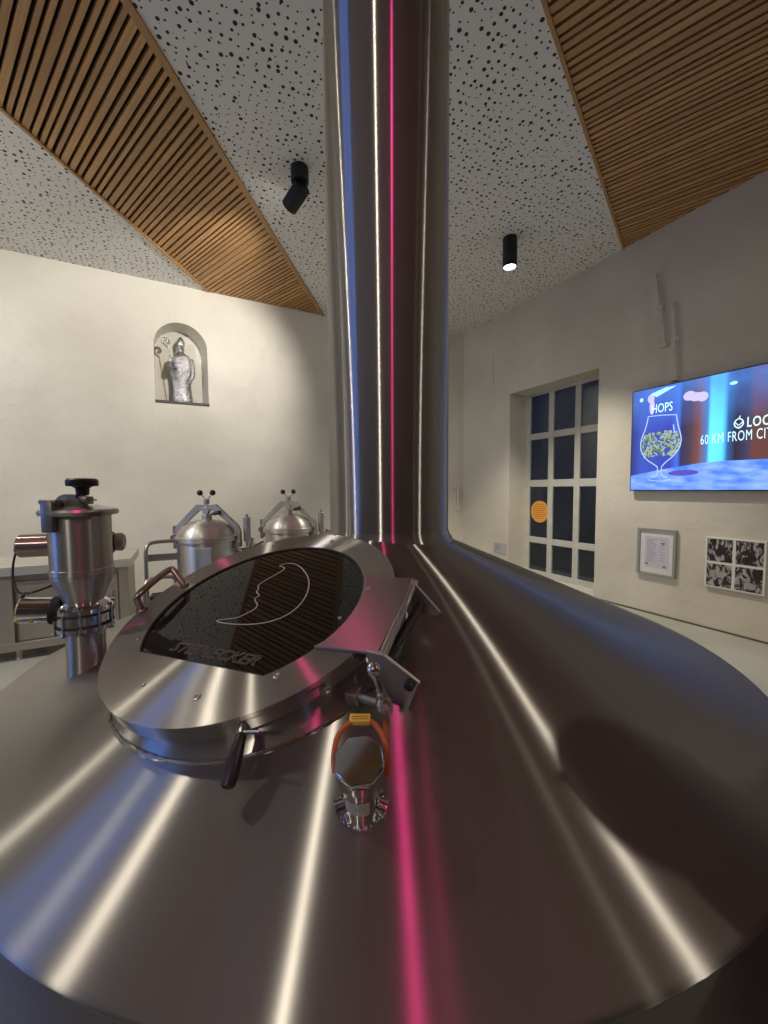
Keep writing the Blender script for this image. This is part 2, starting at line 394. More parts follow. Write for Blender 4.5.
# ------------------------------------------------------------------ slatted wooden ceiling panels
SD = Vector((cos(radians(-66.3)), sin(radians(-66.3)))); SM = Vector((cos(radians(23.7)), sin(radians(23.7))))
def clip(poly, a, b_):      # keep the left of a->b
    out = []
    side = lambda p: (b_[0]-a[0])*(p[1]-a[1])-(b_[1]-a[1])*(p[0]-a[0])
    for i in range(len(poly)):
        p, q = poly[i], poly[(i+1)%len(poly)]; sp, sq = side(p), side(q)
        if sp >= 0: out.append(p)
        if (sp > 0 and sq < 0) or (sp < 0 and sq > 0):
            t = sp/(sp-sq); out.append((p[0]+(q[0]-p[0])*t, p[1]+(q[1]-p[1])*t))
    return out
def clip_all(poly, region):
    for i in range(len(region)):
        poly = clip(poly, region[i], region[(i+1)%len(region)])
        if len(poly) < 3: return []
    return poly
def slat_panel(name, label, region, trims, seed):
    rnd = random.Random(seed)
    cx = sum(p[0] for p in region)/len(region); cy = sum(p[1] for p in region)/len(region)
    t = thing(name, label, 'ceiling panel', (cx,cy,4.6))
    fb = B(); add_prism(fb, region, 4.765, 4.775); obj('backing', fb, M['felt'], t, smooth=0)
    s = B(); v = -9.0
    while v < 9.5:
        wd = rnd.choice([.032,.046,.058,.036,.052]); gap = rnd.choice([.022,.025,.028])
        q = [SM*v+SD*-12, SM*v+SD*12, SM*(v+wd)+SD*12, SM*(v+wd)+SD*-12]
        poly = clip_all([(p.x,p.y) for p in q], region)
        if len(poly) < 3: poly = clip_all([(p.x,p.y) for p in q[::-1]], region)
        if len(poly) >= 3: add_prism(s, poly, 4.695, 4.73)
        v += wd+gap
    obj('slats', s, M['slat'], t, smooth=0)
    for a, c, wd in trims:
        a, c = Vector(a), Vector(c); d = (c-a).normalized(); nrm = Vector((-d.y,d.x))*wd
        tb = B(); add_prism(tb, [tuple(a),tuple(c),tuple(c+nrm),tuple(a+nrm)], 4.683, 4.74, bev=.002); obj('edge_trim', tb, M['wood_trim'], t, smooth=0)
    return t
wd_ = Vector((cos(radians(55.7)), sin(radians(55.7))))
Lp = Vector((.468,7.045)); Rp = Vector((2.387,6.957))
def at_y(p, d, y): return tuple(p+d*((y-p.y)/d.y))
La, Lb = at_y(Lp,wd_,7.095), at_y(Lp,wd_,-2.4); Ra, Rb = at_y(Rp,wd_,7.095), at_y(Rp,wd_,-2.4)
ed = Vector((cos(radians(23.65)), sin(radians(23.65)))); Ep = Vector((5.355,3.346))
Ea = tuple(Ep+ed*((5.398-Ep.x)/ed.x)); Eb = tuple(Ep+ed*((-1.6-Ep.x)/ed.x))
reg1 = [La, Lb, Rb, Ra]; reg2 = [Ea, Eb, (-1.6,-4.5), (5.398,-4.5)]
b = B(); add_curve2d(b, [[(X0-.3,Y0-.3),(X1+1.2,Y0-.3),(X1+1.2,Y1+.8),(X0-.3,Y1+.8)], reg1, reg2], .2, None, CEIL)
tag(obj('ceiling', b, M['perf'], smooth=0), kind='structure')
slat_panel('slatted_ceiling_panel', 'long larch slatted ceiling strip left of the pipe, running to the niche wall', reg1, [(Lb,La,-.035),(Ra,Rb,-.06)], 3)
slat_panel('slatted_ceiling_panel', 'wide dark larch slatted ceiling panel above the television', reg2, [(Ea,Eb,.03)], 5)

# ------------------------------------------------------------------ kettle
KC = Vector((.677,1.339,0)); KR, KZ, KT, KRC = 1.147, .939, 1.33, .2237
PC = Vector((.7097,1.3216,0))
K_ = (KT-KZ)/(KR-KRC)
def cone_z(x, y): return KT-K_*(hypot(x-KC.x,y-KC.y)-KRC)
kettle = thing('brewing_kettle', 'huge brushed steel brewing kettle with cone top and wide steam pipe', 'brewing kettle', (KC.x,KC.y,FLOOR))
TK = Matrix.Translation((KC.x,KC.y,0))
prof = [(.05,KT+.058*K_/.423)]
prof = [(.12,KT+K_*(KRC-.12)-.01)]
for i in range(25):
    t = i/24; r = KRC-.03+(KR-.008-KRC+.03)*t; prof.append((r, KT-K_*(r-KRC)))
prof += [(KR-.002,KZ+.0005),(KR,KZ-.004),(KR-.002,KZ-.010),(KR-.008,KZ-.014)]
b = B(); add_lathe(b, prof, 192, None, capA=True, capB=False); obj('cone_top', b, M['kettle'], kettle, TK, smooth=60)
b = B(); add_lathe(b, [(KR-.014,KZ-.012),(KR-.014,.25),(KR-.02,.24),(KR-.02,.06),(KR-.014,.05),(KR-.014,FLOOR)], 160, None, capA=True)
obj('shell', b, brushed('brushed shell steel', (.30,.285,.265), .42, .5), kettle, TK)
TP = Matrix.Translation((PC.x,PC.y,0))
b = B(); add_lathe(b, [(KRC,KT-.03)]+[(KRC,KT+.02+i*(CEIL-.002-KT-.02)/16) for i in range(17)], 128, None, capA=False)
obj('steam_pipe', b, M['stack'], kettle, TP)
b = B(); add_lathe(b, [(KRC+.0005,KT+.02),(KRC+.003,KT+.010),(KRC+.006,KT+.001),(KRC+.016,KT-.012),(KRC+.02,KT-.03)], 128, None, capA=False, capB=False)
obj('pipe_collar', b, M['stack'], kettle, TP, smooth=60)
b = B(); add_lathe(b, [(KRC+.0006,CEIL-.05),(KRC+.05,CEIL-.04),(KRC+.05,CEIL-.002),(KRC+.0006,CEIL-.002)], 96, None, False, False)
obj('ceiling_collar', b, M['stack'], kettle, TP)

# hatch: frame (e, u, n) of the lid plate
n_ = Vector((-.31325,-.21256,.92558)).normalized(); u_ = Vector((.766,.520,.379)); u_ = (u_-n_*u_.dot(n_)).normalized(); e_ = u_.cross(n_)
o_ = Vector((.159,.972,1.229))
TL = Matrix(((e_.x,u_.x,n_.x,o_.x),(e_.y,u_.y,n_.y,o_.y),(e_.z,u_.z,n_.z,o_.z),(0,0,0,1)))
TLi = TL.inverted()
def cone_h(x, y):           # height of the cone under lid-plane point (x, y)
    h = -.05
    for _ in range(20):
        P = TL@Vector((x,y,h)); h += (cone_z(P.x,P.y)-P.z)/n_.z*.9
    return h
RL, RG = .338, .262
b = B(); rings = []
na = 128
prof_n = lambda hc: [(.324,-.045),(.324,hc+.022),(.328,hc+.010),(.338,hc+.002),(.346,hc-.008)]
allr = []
for i in range(na):
    a = 2*pi*i/na; hc = cone_h(.335*cos(a), .335*sin(a)); hc = min(hc,-.05)
    allr.append([b.verts.new((r*cos(a),r*sin(a),h)) for r, h in prof_n(hc)])
for i in range(na):
    A_, B_ = allr[i], allr[(i+1)%na]
    for k in range(4): b.faces.new((A_[k],B_[k],B_[k+1],A_[k+1]))
obj('hatch_neck', b, M['lid'], kettle, TL, smooth=60)
b = B(); wp = []
for i in range(180):
    a = 2*pi*i/180; r = .346+.0012*sin(i*2.9); hc = cone_h(r*cos(a), r*sin(a)); wp.append((r*cos(a), r*sin(a), hc+.001))
add_tube(b, wp, .0042, 8, closed=True); obj('weld_bead', b, M['chrome'], kettle, TL)
# lid plate with the circular-segment opening
def opening(R, ins=0, nn=64):
    c = Vector((-.153,-.21)); d = Vector((.185,-.181)); a0 = atan2(d.y,d.x); a1 = atan2(c.y,c.x)+2*pi
    return [(R*cos(a0+(a1-a0)*i/nn), R*sin(a0+(a1-a0)*i/nn)) for i in range(nn+1)]
circ = lambda R, nn=128: [(R*cos(2*pi*i/nn), R*sin(2*pi*i/nn)) for i in range(nn)]
b = B(); add_curve2d(b, [circ(RL), opening(RG)], .010, None, -.010)
add_lathe(b, [(.335,-.010),(.336,-.034),(.332,-.040),(.318,-.040),(.318,-.012)], 128, None, False, False)
lid = obj('hatch_lid', b, M['lid'], kettle, TL, smooth=30)
gm, nt, bs = new_mat('dark sight glass'); bs.inputs['Base Color'].default_value=(.012,.012,.011,1); bs.inputs['Roughness'].default_value=.02
bs.inputs['IOR'].default_value=1.5; bs.inputs['Specular IOR Level'].default_value=.5
b = B(); add_prism(b, opening(RG+.006), -.012, -.0045); tag(obj('sight_glass', b, gm, lid, TL, smooth=0), 'dark mirror-like glass with an engraved moon')
b = B(); add_tube(b, [(x*.996,y*.996,-.003) for x, y in opening(RG)], .0032, 8, closed=True); obj('glass_gasket', b, M['rubber'], lid, TL)
moon = [(-.068,.155),(-.060,.172),(-.024,.177),(.022,.154),(.072,.115),(.103,.068),(.116,.027),(.114,-.011),(.094,-.043),(.055,-.066),(-.004,-.080),(-.050,-.083),(-.060,-.079),(-.046,-.072),(-.012,-.060),(0,-.040),(.010,-.020),(.003,-.004),(-.018,.006),(-.026,.016),(-.018,.026),(-.046,.039),(-.042,.046),(-.050,.052),(-.063,.067),(-.051,.102),(-.039,.134),(-.038,.148),(-.052,.155)]
engr = simple('frosted engraving', (.42,.40,.37), .6)
b = B(); P_ = [(x,y,-.0042) for x, y in moon]; add_tube(b, P_, .0016, 6, closed=True, smooth=2)
for v in b.verts: v.co.z = -.0045+max(0,(v.co.z+.0042+.0016))*.25
obj('moon_engraving', b, engr, lid, TL)
ang = radians(4.9); TT = TL@Matrix.Translation((-.092,-.186,-.0040))@Matrix.Rotation(ang,4,'Z')
b = B(); add_text(b, 'STEINECKER', .038, TT, outline=.0005, shear=.35, sx=1.12, spacing=1.0)
obj('lettering', b, simple('faint engraving', (.24,.235,.21), .6), lid, Matrix(), smooth=0)
def screw(x, y, r=.0075, parent=None, h=0):
    s = B(); add_lathe(s, [(r,h-.001),(r,h+.0012),(r*.8,h+.0022),(r*.5,h+.0022),(r*.42,h+.0004),(0,h+.0004)], 20, Matrix.Translation((x,y,0)), capA=False)
    obj('screw', s, M['steel'], parent or lid, TL)
for x, y in ((-.205,-.183),(-.044,-.273),(.097,-.259),(.214,-.175),(-.30,.05),(-.17,.25),(.02,.30)): screw(x, y, .0075 if x>0 else .0045)
# bent pipe handle at the far left of the lid
b = B(); add_tube(b, [(-.312,-.105,-.002),(-.302,-.108,.030),(-.293,-.110,.050),(-.300,-.075,.054),(-.330,.017,.052),(-.316,.015,.042),(-.285,.008,-.002)], .0085, 12, smooth=2)
add_cyl(b, (-.312,-.105,-.004),(-.311,-.105,.008),.013); add_cyl(b,(-.286,.008,-.002),(-.287,.008,.008),.013)
obj('lift_handle', b, M['copperish'], lid, TL)
# black grip hanging at the front
b = B(); add_tube(b, [(.206,-.258,-.018),(.214,-.272,-.019),(.222,-.282,-.020)], .006, 10); add_cyl(b,(.210,-.278,-.020),(.252,-.266,-.016),.003)
h2 = obj('latch_lever', b, M['plainsteel'], lid, TL)
T0, L0 = frame_to((.221,-.280,-.020),(.239,-.336,-.045))
b = B(); add_lathe(b, [(.006,-.004),(.0085,.0),(.009,.010),(.0115,.028),(.0125,L0*.8),(.011,L0+.004),(.007,L0+.007),(0,L0+.008)], 24, T0)
obj('grip', b, M['black'], h2, TL)
# hinge side: flat plate riveted on the lid, rolled edge, two gussets
pl = [(.222,.146),(.345,.154),(.352,.12),(.372,-.05),(.376,-.082),(.298,-.090),(.243,-.098)]
pl += [(.268*cos(a),.268*sin(a)) for a in [radians(v) for v in (-17,-10,-3,4,11,18,25,31)]]
b = B(); add_prism(b, pl, .0005, .007, bev=.001); hp = obj('hinge_plate', b, brushed('straight brushed hinge plate', (.56,.52,.51), .38, .74, haze=.28, along=tuple(e_*.61+u_*.79)), kettle, TL, smooth=0)
for x, y in ((.261,.096),(.274,.026),(.250,-.012)): screw(x,y,.006 if y>.05 else .004,hp,.007)
b = B(); add_cyl(b, (.350,.156,-.004),(.381,-.078,-.004),.009,seg=24,ch=.001); obj('hinge_rod', b, M['steel'], hp, TL)
def gusset(u0, poly, th):
    g = B(); T_ = Matrix(((1,0,0,0),(0,0,1,u0),(0,1,0,0),(0,0,0,1)))
    add_prism(g, poly, -th/2, th/2, T_, bev=.0008); return g
def gpoly(pts): return [(x,h) for x,h in pts]
obj('gusset', gusset(.138,[(.335,.005),(.360,.005),(.411,-.066),(.402,-.078),(.345,-.080)],.006), M['plate'], kettle, TL, smooth=0)
obj('gusset', gusset(-.082,[(.352,.010),(.390,.010),(.452,-.040),(.445,-.052),(.415,cone_h(.415,-.082)-.002),(.358,cone_h(.358,-.082)-.002)],.006), M['plate'], kettle, TL, smooth=0)
b = B(); add_cyl(b, (.372,.125,-.040),(.372,-.07,-.040),.010); add_cyl(b,(.378,-.03,-.04),(.378,-.062,-.04),.026); obj('hinge_shaft', b, M['black'], kettle, TL)
b = B(); add_cyl(b, (.436,-.086,-.040),(.436,-.10,-.040),.009); obj('gusset_pin', b, M['black'], kettle, TL)
# swing bolt with ball head beside the near gusset
b = B(); add_sphere(b, (.385,-.115,.004), .0125, 20); add_cyl(b,(.385,-.115,-.004),(.398,-.128,-.045),.0058)
eb = obj('swing_bolt', b, M['chrome'], kettle, TL)
b = B(); add_lathe(b, [(.006,-.008),(.014,-.006),(.0155,.0),(.0155,.012),(.012,.016),(.009,.018),(.009,.026),(.007,.028)], 20, frame_to((.402,-.133,-.062),(.398,-.128,-.045))[0]); obj('bolt_nut', b, M['chrome'], eb, TL)
b = B(); add_cyl(b, (.345,-.128,-.058),(.398,-.128,-.062),.008); add_box(b,(.325,-.140,-.072),(.350,-.115,-.045),.003); obj('bolt_lug', b, M['dullsteel'], eb, TL, smooth=0)
b = B(); add_cyl(b,(.290,-.150,-.025),(.310,-.160,-.025),.010); add_sphere(b,(.311,-.161,-.025),.007,14); obj('limit_switch', b, M['dullsteel'], lid, TL)

# ------------------------------------------------------------------ level sensor on the cone
s0 = Vector((.227,.514,0)); s0.z = cone_z(s0.x,s0.y)
sn = Vector((-.187,-.343,.921)).normalized(); su = Vector((.47,.88,0)); su = (su-sn*su.dot(sn)).normalized(); se = su.cross(sn)
TS = Matrix(((se.x,su.x,sn.x,s0.x),(se.y,su.y,sn.y,s0.y),(se.z,su.z,sn.z,s0.z),(0,0,0,1)))
sens = thing('level_sensor', 'small chrome fitting with eight-sided cap and orange hose loop on the cone', 'sensor', s0)
b = B(); add_lathe(b, [(.033,-.010),(.033,.004),(.030,.010),(.0275,.016),(.0275,.062),(.026,.068),(.026,.080)], 40, None); obj('body', b, M['chrome'], sens, TS)
b = B()
for k in range(24):
    a = 2*pi*k/24; add_sphere(b, (.0325*cos(a),.0325*sin(a),.003), .0034, 8)
obj('weld_ring', b, M['chrome'], sens, TS)
b = B(); oc = [(.037*cos(radians(22.5+45*k+9)),.037*sin(radians(22.5+45*k+9))) for k in range(8)]
add_lathe(b, [(.024,.078),(.034,.084),(.034,.100),(.030,.103)], 40, None); add_prism(b, oc, .100, .112, bev=.0025)
obj('cap', b, M['chrome'], sens, TS)
b = B(); T_ = Matrix.Rotation(radians(-100),4,'Z')
for k in range(7):
    a0, a1 = radians(-38+k*11), radians(-38+(k+1)*11)
    vs = [b.verts.new(T_@Vector((.0281*cos(a),.0281*sin(a),z))) for a,z in ((a0,.026),(a1,.026),(a1,.056),(a0,.056))]; b.faces.new(vs)
obj('nameplate', b, M['label'], sens, TS, smooth=60)
for sx in (-1,1):
    b = B(); add_cyl(b, (sx*.020,-.008,.020),(sx*.034,-.013,.018),.0105); add_cyl(b,(sx*.0335,-.013,.018),(sx*.037,-.0142,.0175),.0125); obj('side_port', b, M['chrome'], sens, TS)
b = B(); hose = [(-.036,.004,.074),(-.040,.022,.082),(-.037,.050,.090),(-.016,.070,.096),(.012,.072,.096),(.032,.052,.090),(.040,.026,.080),(.038,.004,.066)]
add_tube(b, hose, .0042, 10, smooth=2); hs = obj('hose', b, M['orange'], sens, TS)
b = B(); add_tube(b, [(.037,.030,.080),(.040,.055,.070),(.036,.080,.050),(.034,.115,.03)], .004, 10, smooth=2); obj('hose', b, M['orange'], sens, TS)
b = B(); add_box(b, (-.020,.064,.090),(.013,.078,.101),.002); obj('hose_tag', b, M['yellow'], hs, TS)
b = B()
for y_ in (.0675,.0715): add_box(b,(-.016,y_,.1009),(.009,y_+.0016,.1013))
obj('tag_print', b, simple('dark print',(.35,.2,.03),.6), hs, TS, smooth=0)

# ------------------------------------------------------------------ dosing hopper on the left of the cone
hx, hy = -.232, 1.266
hop = thing('dosing_hopper', 'tall steel dosing hopper with black T-knob and motors on the kettle', 'hopper', (hx,hy,1.03))
r90 = Vector((cos(YAW),-sin(YAW),0)); f90 = Vector((sin(YAW),cos(YAW),0))
# local frame of the hopper: x = to the right, y = away, along the room's diagonal
TH = Matrix(((r90.x,f90.x,0,hx),(r90.y,f90.y,0,hy),(0,0,1,0),(0,0,0,1)))
b = B(); cz = cone_z(hx,hy); add_lathe(b, [(.044,cz-.022),(.044,cz+.0),(.043,cz+.02),(.043,1.145)], 48, None); obj('inlet_pipe', b, M['steel'], hop, TH)
b = B(); add_lathe(b, [(.045,1.215),(.047,1.222),(.066,1.272),(.068,1.278),(.068,1.285),(.0695,1.287),(.0695,1.300),(.067,1.302),(.068,1.441)], 48, None); obj('hopper_body', b, M['steel'], hop, TH)
b = B(); add_lathe(b, [(.068,1.436),(.083,1.439),(.086,1.447),(.083,1.453),(.066,1.457),(.040,1.463),(0,1.466)], 48, None); hl = obj('hopper_lid', b, M['plainsteel'], hop, TH)
b = B(); add_box(b, (-.030,-.084,1.400),(-.002,-.068,1.472),.003); add_box(b,(-.026,-.08,1.455),(-.008,-.045,1.478),.003); add_cyl(b,(-.038,-.072,1.474),(.002,-.072,1.474),.006); obj('lid_hinge', b, M['dullsteel'], hl, TH, smooth=30)
b = B(); add_prism(b, [(.036*cos(pi*k/10),.034*sin(pi*k/10)) for k in range(11)], -.012, .012, Matrix.Translation((.002,-.03,1.458))@Matrix.Rotation(radians(90),4,'X')); add_cyl(b,(.0,-.045,1.475),(.0,-.012,1.475),.007); obj('lid_bracket', b, M['dullsteel'], hl, TH)
b = B(); add_cyl(b,(.026,-.02,1.46),(.026,-.02,1.50),.006); add_box(b,(.012,-.034,1.466),(.044,-.006,1.486),.003); add_tube(b,[(.038,-.02,1.476),(.062,-.022,1.477)],.0018); obj('clamp_screw', b, M['dullsteel'], hl, TH, smooth=30)
b = B(); add_lathe(b, [(.012,1.488),(.014,1.492),(.015,1.506),(.021,1.511),(.033,1.512),(.0345,1.516),(.034,1.527),(.030,1.531),(0,1.532)], 28, Matrix.Translation((.026,-.02,0))); obj('t_knob', b, M['black'], hl, TH)
# flanged valve with a ring of bolts between body and pipe
b = B(); add_lathe(b, [(.045,1.138),(.062,1.140),(.062,1.153),(.056,1.155),(.056,1.156)], 48, None)
add_lathe(b, [(.052,1.1565),(.060,1.158),(.060,1.182),(.052,1.1845)], 48, None)
add_lathe(b, [(.056,1.184),(.062,1.186),(.062,1.199),(.055,1.208),(.044,1.216)], 48, None)
fv_ = obj('butterfly_valve', b, M['chrome'], hop, TH)
b = B()
for z in (1.155,1.1845): add_lathe(b, [(.0632,z-.003),(.0645,z),(.0632,z+.003)], 48, None)
obj('gasket', b, M['rubber'], fv_, TH)
for k in range(10):
    a = 2*pi*(k+.3)/10
    b = B(); add_cyl(b, (.0625*cos(a),.0625*sin(a),1.136),(.0625*cos(a),.0625*sin(a),1.206),.003,seg=10); add_cyl(b,(.0625*cos(a),.0625*sin(a),1.199),(.0625*cos(a),.0625*sin(a),1.206),.0062,seg=6); add_cyl(b,(.0625*cos(a),.0625*sin(a),1.135),(.0625*cos(a),.0625*sin(a),1.141),.0062,seg=6)
    obj('bolt', b, M['chrome'], fv_, TH)
# horizontal actuators
b = B(); add_cyl(b,(-.195,.035,1.352),(.012,.11,1.352),.031,seg=32,ch=.004); add_cyl(b,(.012,.11,1.352),(.034,.118,1.352),.026,seg=32,ch=.006); obj('upper_actuator', b, brushed('warm brushed tube',(.52,.44,.40),.3,.6,axis='X'), hop, TH)
b = B(); add_cyl(b,(-.122,-.055,1.203),(-.050,-.02,1.193),.032,seg=32,ch=.004); lo = obj('lower_actuator', b, M['chrome'], hop, TH)
b = B(); add_cyl(b,(-.066,-.028,1.195),(-.046,-.018,1.192),.035,seg=32,ch=.004); obj('end_ring', b, M['rubber'], lo, TH)
for t0 in (.15,.5):
    b = B(); P0 = Vector((-.122,-.055,1.203)).lerp(Vector((-.050,-.02,1.193)),t0)
    add_cyl(b, P0+Vector((0,-.0245,-.0185)), P0+Vector((.0,-.0265,-.0205)), .006, seg=12, ch=0); obj('warning_sticker', b, M['yellow'], lo, TH)
b = B(); add_cyl(b,(-.105,.05,1.262),(-.07,.10,1.262),.030,seg=28); obj('rear_actuator', b, M['black'], hop, TH)
b = B(); add_tube(b,[(-.197,.030,1.345),(-.200,.02,1.31),(-.185,.0,1.275),(-.150,-.03,1.25),(-.120,-.045,1.240),(-.085,-.03,1.248),(-.07,.03,1.262)],.0026,8,smooth=2); add_cyl(b,(-.200,.035,1.352),(-.197,.03,1.338),.007); obj('cable', b, M['rubber'], hop, TH)
b = B(); add_tube(b,[(-.118,-.05,1.234),(-.112,-.046,1.243),(-.098,-.042,1.242)],.005,8); obj('cable_gland', b, M['chrome'], lo, TH)

# ------------------------------------------------------------------ steel cabinet at the left
cab = thing('steel_cabinet', 'low stainless steel cabinet on legs behind the dosing hopper', 'cabinet', (-1.6,5.4,FLOOR))
cx0, cx1, cy0, cy1 = -2.9, -.50, 4.95, 5.75
b = B(); add_box(b,(cx0,cy0-.02,.69),(cx1+.02,cy1,.78),.006); obj('worktop', b, M['cabtop'], cab, smooth=0)
b = B(); add_box(b,(cx0+.02,cy0+.05,.0),(cx1-.03,cy1-.02,.69)); obj('carcass', b, M['cabsteel'], cab, smooth=0)
for x0,x1 in ((-2.86,-2.78),(-1.60,-1.46),(-.60,-.52)):
    b = B(); add_box(b,(x0,cy0,-.02),(x1,cy0+.05,.69),.004); obj('frame_post', b, M['cabsteel'], cab, smooth=0)
b = B(); add_box(b,(cx0+.02,cy0-.002,-.05),(cx1-.02,cy0+.06,.03),.004); obj('bottom_rail', b, M['cabsteel'], cab, smooth=0)
for x0,x1 in ((-2.76,-1.62),(-1.44,-.62)):
    b = B(); add_box(b,(x0,cy0+.028,.04),(x1,cy0+.05,.62),.003); dr = obj('door', b, M['cabsteel'], cab, smooth=0)
    b = B(); add_box(b,(x1-.06,cy0+.012,.2),(x1-.045,cy0+.03,.45),.003); obj('handle', b, M['plainsteel'], dr, smooth=0)
for x in (-2.8,-1.45,-.58):
    for y in (cy0+.06,cy1-.08):
        b = B(); add_cyl(b,(x,y,FLOOR+.02),(x,y,.0),.03); add_cyl(b,(x,y,FLOOR),(x,y,FLOOR+.02),.035); obj('leg', b, M['cabsteel'], cab)

# ------------------------------------------------------------------ two pressure tanks
def make_tank():
    x, y = .21, 3.83
    t = thing('pressure_tank', 'nearer of two domed steel tanks with yoke-clamped lids, left of the other', 'tank', (x,y,FLOOR), 'yoke-lidded steel tanks')
    T = Matrix(((r90.x,f90.x,0,x),(r90.y,f90.y,0,y),(0,0,1,0),(0,0,0,1)))@Matrix.Diagonal((.83,.83,.978,1))
    b = B(); add_lathe(b, [(.1,-.02),(.27,.06),(.295,.12),(.295,1.08),(.30,1.085)], 64, None); obj('tank_body', b, M['tanksteel'], t, T)
    b = B(); add_lathe(b, [(.30,1.075),(.322,1.080),(.322,1.098),(.316,1.100),(.322,1.103),(.322,1.118),(.305,1.128)], 64, None); obj('flange', b, M['tanksteel'], t, T)
    b = B(); add_lathe(b, [(.305,1.122),(.30,1.14),(.28,1.178),(.235,1.215),(.17,1.243),(.09,1.260),(0,1.266)], 64, None); ld = obj('domed_lid', b, M['tanksteel'], t, T)
    b = B(); add_cyl(b,(0,0,1.255),(0,0,1.31),.05); add_cyl(b,(0,0,1.30),(0,0,1.35),.022); obj('lid_boss', b, M['dullsteel2'], ld, T)
    # yoke: flat bent bar
    out = [(-.37,1.08),(-.335,1.20),(-.10,1.405),(.10,1.405),(.335,1.21),(.36,1.16),(.36,1.02),(.325,1.02),(.325,1.15),(.30,1.185),(.08,1.345),(-.08,1.345),(-.31,1.165),(-.335,1.08)]
    b = B(); add_prism(b, out, -.028, .028, Matrix.Rotation(radians(90),4,'X'), bev=.004); yk = obj('yoke', b, M['dullsteel2'], t, T, smooth=0)
    b = B(); add_cyl(b,(0,-.034,1.345),(0,.034,1.345),.035); add_cyl(b,(0,0,1.32),(0,0,1.44),.018); add_cyl(b,(0,0,1.40),(0,0,1.45),.03); obj('screw_spindle', b, M['dullsteel2'], yk, T)
    for sx in (-1,1):
        b = B(); add_tube(b,[(0,0,1.435),(sx*.060,0,1.500)],.008,8); ha = obj('handle_arm', b, M['dullsteel2'], yk, T)
        b = B(); add_sphere(b,(sx*.068,0,1.508),.028,16,(1.1,1.1,.95)); obj('ball_knob', b, M['black'], ha, T)
    b = B(); add_cyl(b,(-.35,-.05,1.10),(-.35,.05,1.10),.032); add_cyl(b,(-.35,0,1.0),(-.35,0,1.21),.022); add_box(b,(-.345,-.03,1.02),(-.29,.03,1.07),.004); obj('swing_bolt', b, M['copperish'], t, T, smooth=30)
    b = B(); add_box(b,(.29,-.03,1.01),(.36,.03,1.07),.004); add_cyl(b,(.33,-.04,1.04),(.33,.04,1.04),.025); obj('yoke_pivot', b, M['dullsteel2'], t, T, smooth=30)
    b = B(); add_tube(b,[(.06,-.02,1.315),(.10,-.03,1.32),(.15,-.04,1.33)],.012,8); add_cyl(b,(.09,-.028,1.318),(.16,-.042,1.332),.018); obj('vent_valve', b, M['rubber'], ld, T)
    b = B(); add_cyl(b,(.41,.05,1.06),(.41,.05,1.28),.038); add_cyl(b,(.41,.05,1.28),(.41,.05,1.31),.015); add_tube(b,[(.41,.05,1.06),(.41,.05,.98),(.34,.02,.96),(.29,0,.96)],.018,8,smooth=1); obj('sight_cylinder', b, M['dullsteel2'], t, T)
    b = B(); add_tube(b,[(.30,-.05,1.0),(.42,-.06,.99),(.55,-.02,1.04),(.60,.0,1.06)],.014,8,smooth=1); add_cyl(b,(.47,-.04,.98),(.50,-.04,1.10),.02); obj('connecting_pipe', b, M['chrome'], t, T)
    b = B(); add_box(b,(.0,-.305,.70),(.17,-.285,1.04),.004); obj('data_plate', b, M['dullsteel2'], t, T, smooth=0)
    for k in range(3):
        a = 2*pi*k/3+.5; b = B(); add_cyl(b,(.24*cos(a),.24*sin(a),FLOOR),(.24*cos(a),.24*sin(a),.12),.03); obj('leg', b, M['dullsteel2'], t, T)
    return t
tank = make_tank()
dup(tank, (.82,.37,0), 'farther of two domed steel tanks with yoke-clamped lids, beside the steam pipe')

# ------------------------------------------------------------------ step platform with rails left of the tanks
st = thing('step_platform', 'small dark step stool with thin steel handrails left of the tanks', 'steps', (-.12,3.3,FLOOR))
for i,(z,y0_,y1_) in enumerate(((.20,2.99,3.10),(.48,3.10,3.21),(.74,3.21,3.34))):
    b = B(); add_box(b,(-.21,y0_,z-.03),(-.03,y1_,z),.005); add_box(b,(-.215,y0_+.01,z-.28),(-.20,y0_+.03,z)); add_box(b,(-.05,y0_+.01,z-.28),(-.035,y0_+.03,z)); obj('tread', b, M['rubber'], st, smooth=0)
for x, zt, y0_, y1_ in ((-.235,1.11,3.3,3.9),(-.235,.93,2.98,3.25)):
    pass
b = B(); add_tube(b,[(-.235,3.3,FLOOR),(-.235,3.3,1.03),(-.225,3.31,1.10),(-.19,3.32,1.12),(-.05,3.34,1.12),(-.025,3.34,1.10),(-.02,3.34,1.05),(-.02,3.34,FLOOR)],.014,10,smooth=1); obj('handrail', b, M['plainsteel'], st)
b = B(); add_tube(b,[(-.225,2.95,FLOOR),(-.225,2.95,.85),(-.215,2.96,.90),(-.18,2.97,.92),(-.07,2.99,.92),(-.045,2.99,.90),(-.04,2.99,.85),(-.04,2.99,FLOOR)],.014,10,smooth=1); obj('handrail', b, M['plainsteel'], st)
b = B(); add_box(b,(-.22,3.31,.98),(-.02,3.32,1.03)); obj('crossbar', b, M['plainsteel'], st, smooth=0)
for x in (-.21,-.045):
    b = B(); add_box(b,(x,3.32,FLOOR),(x+.015,3.335,.74)); obj('leg', b, M['plainsteel'], st, smooth=0)

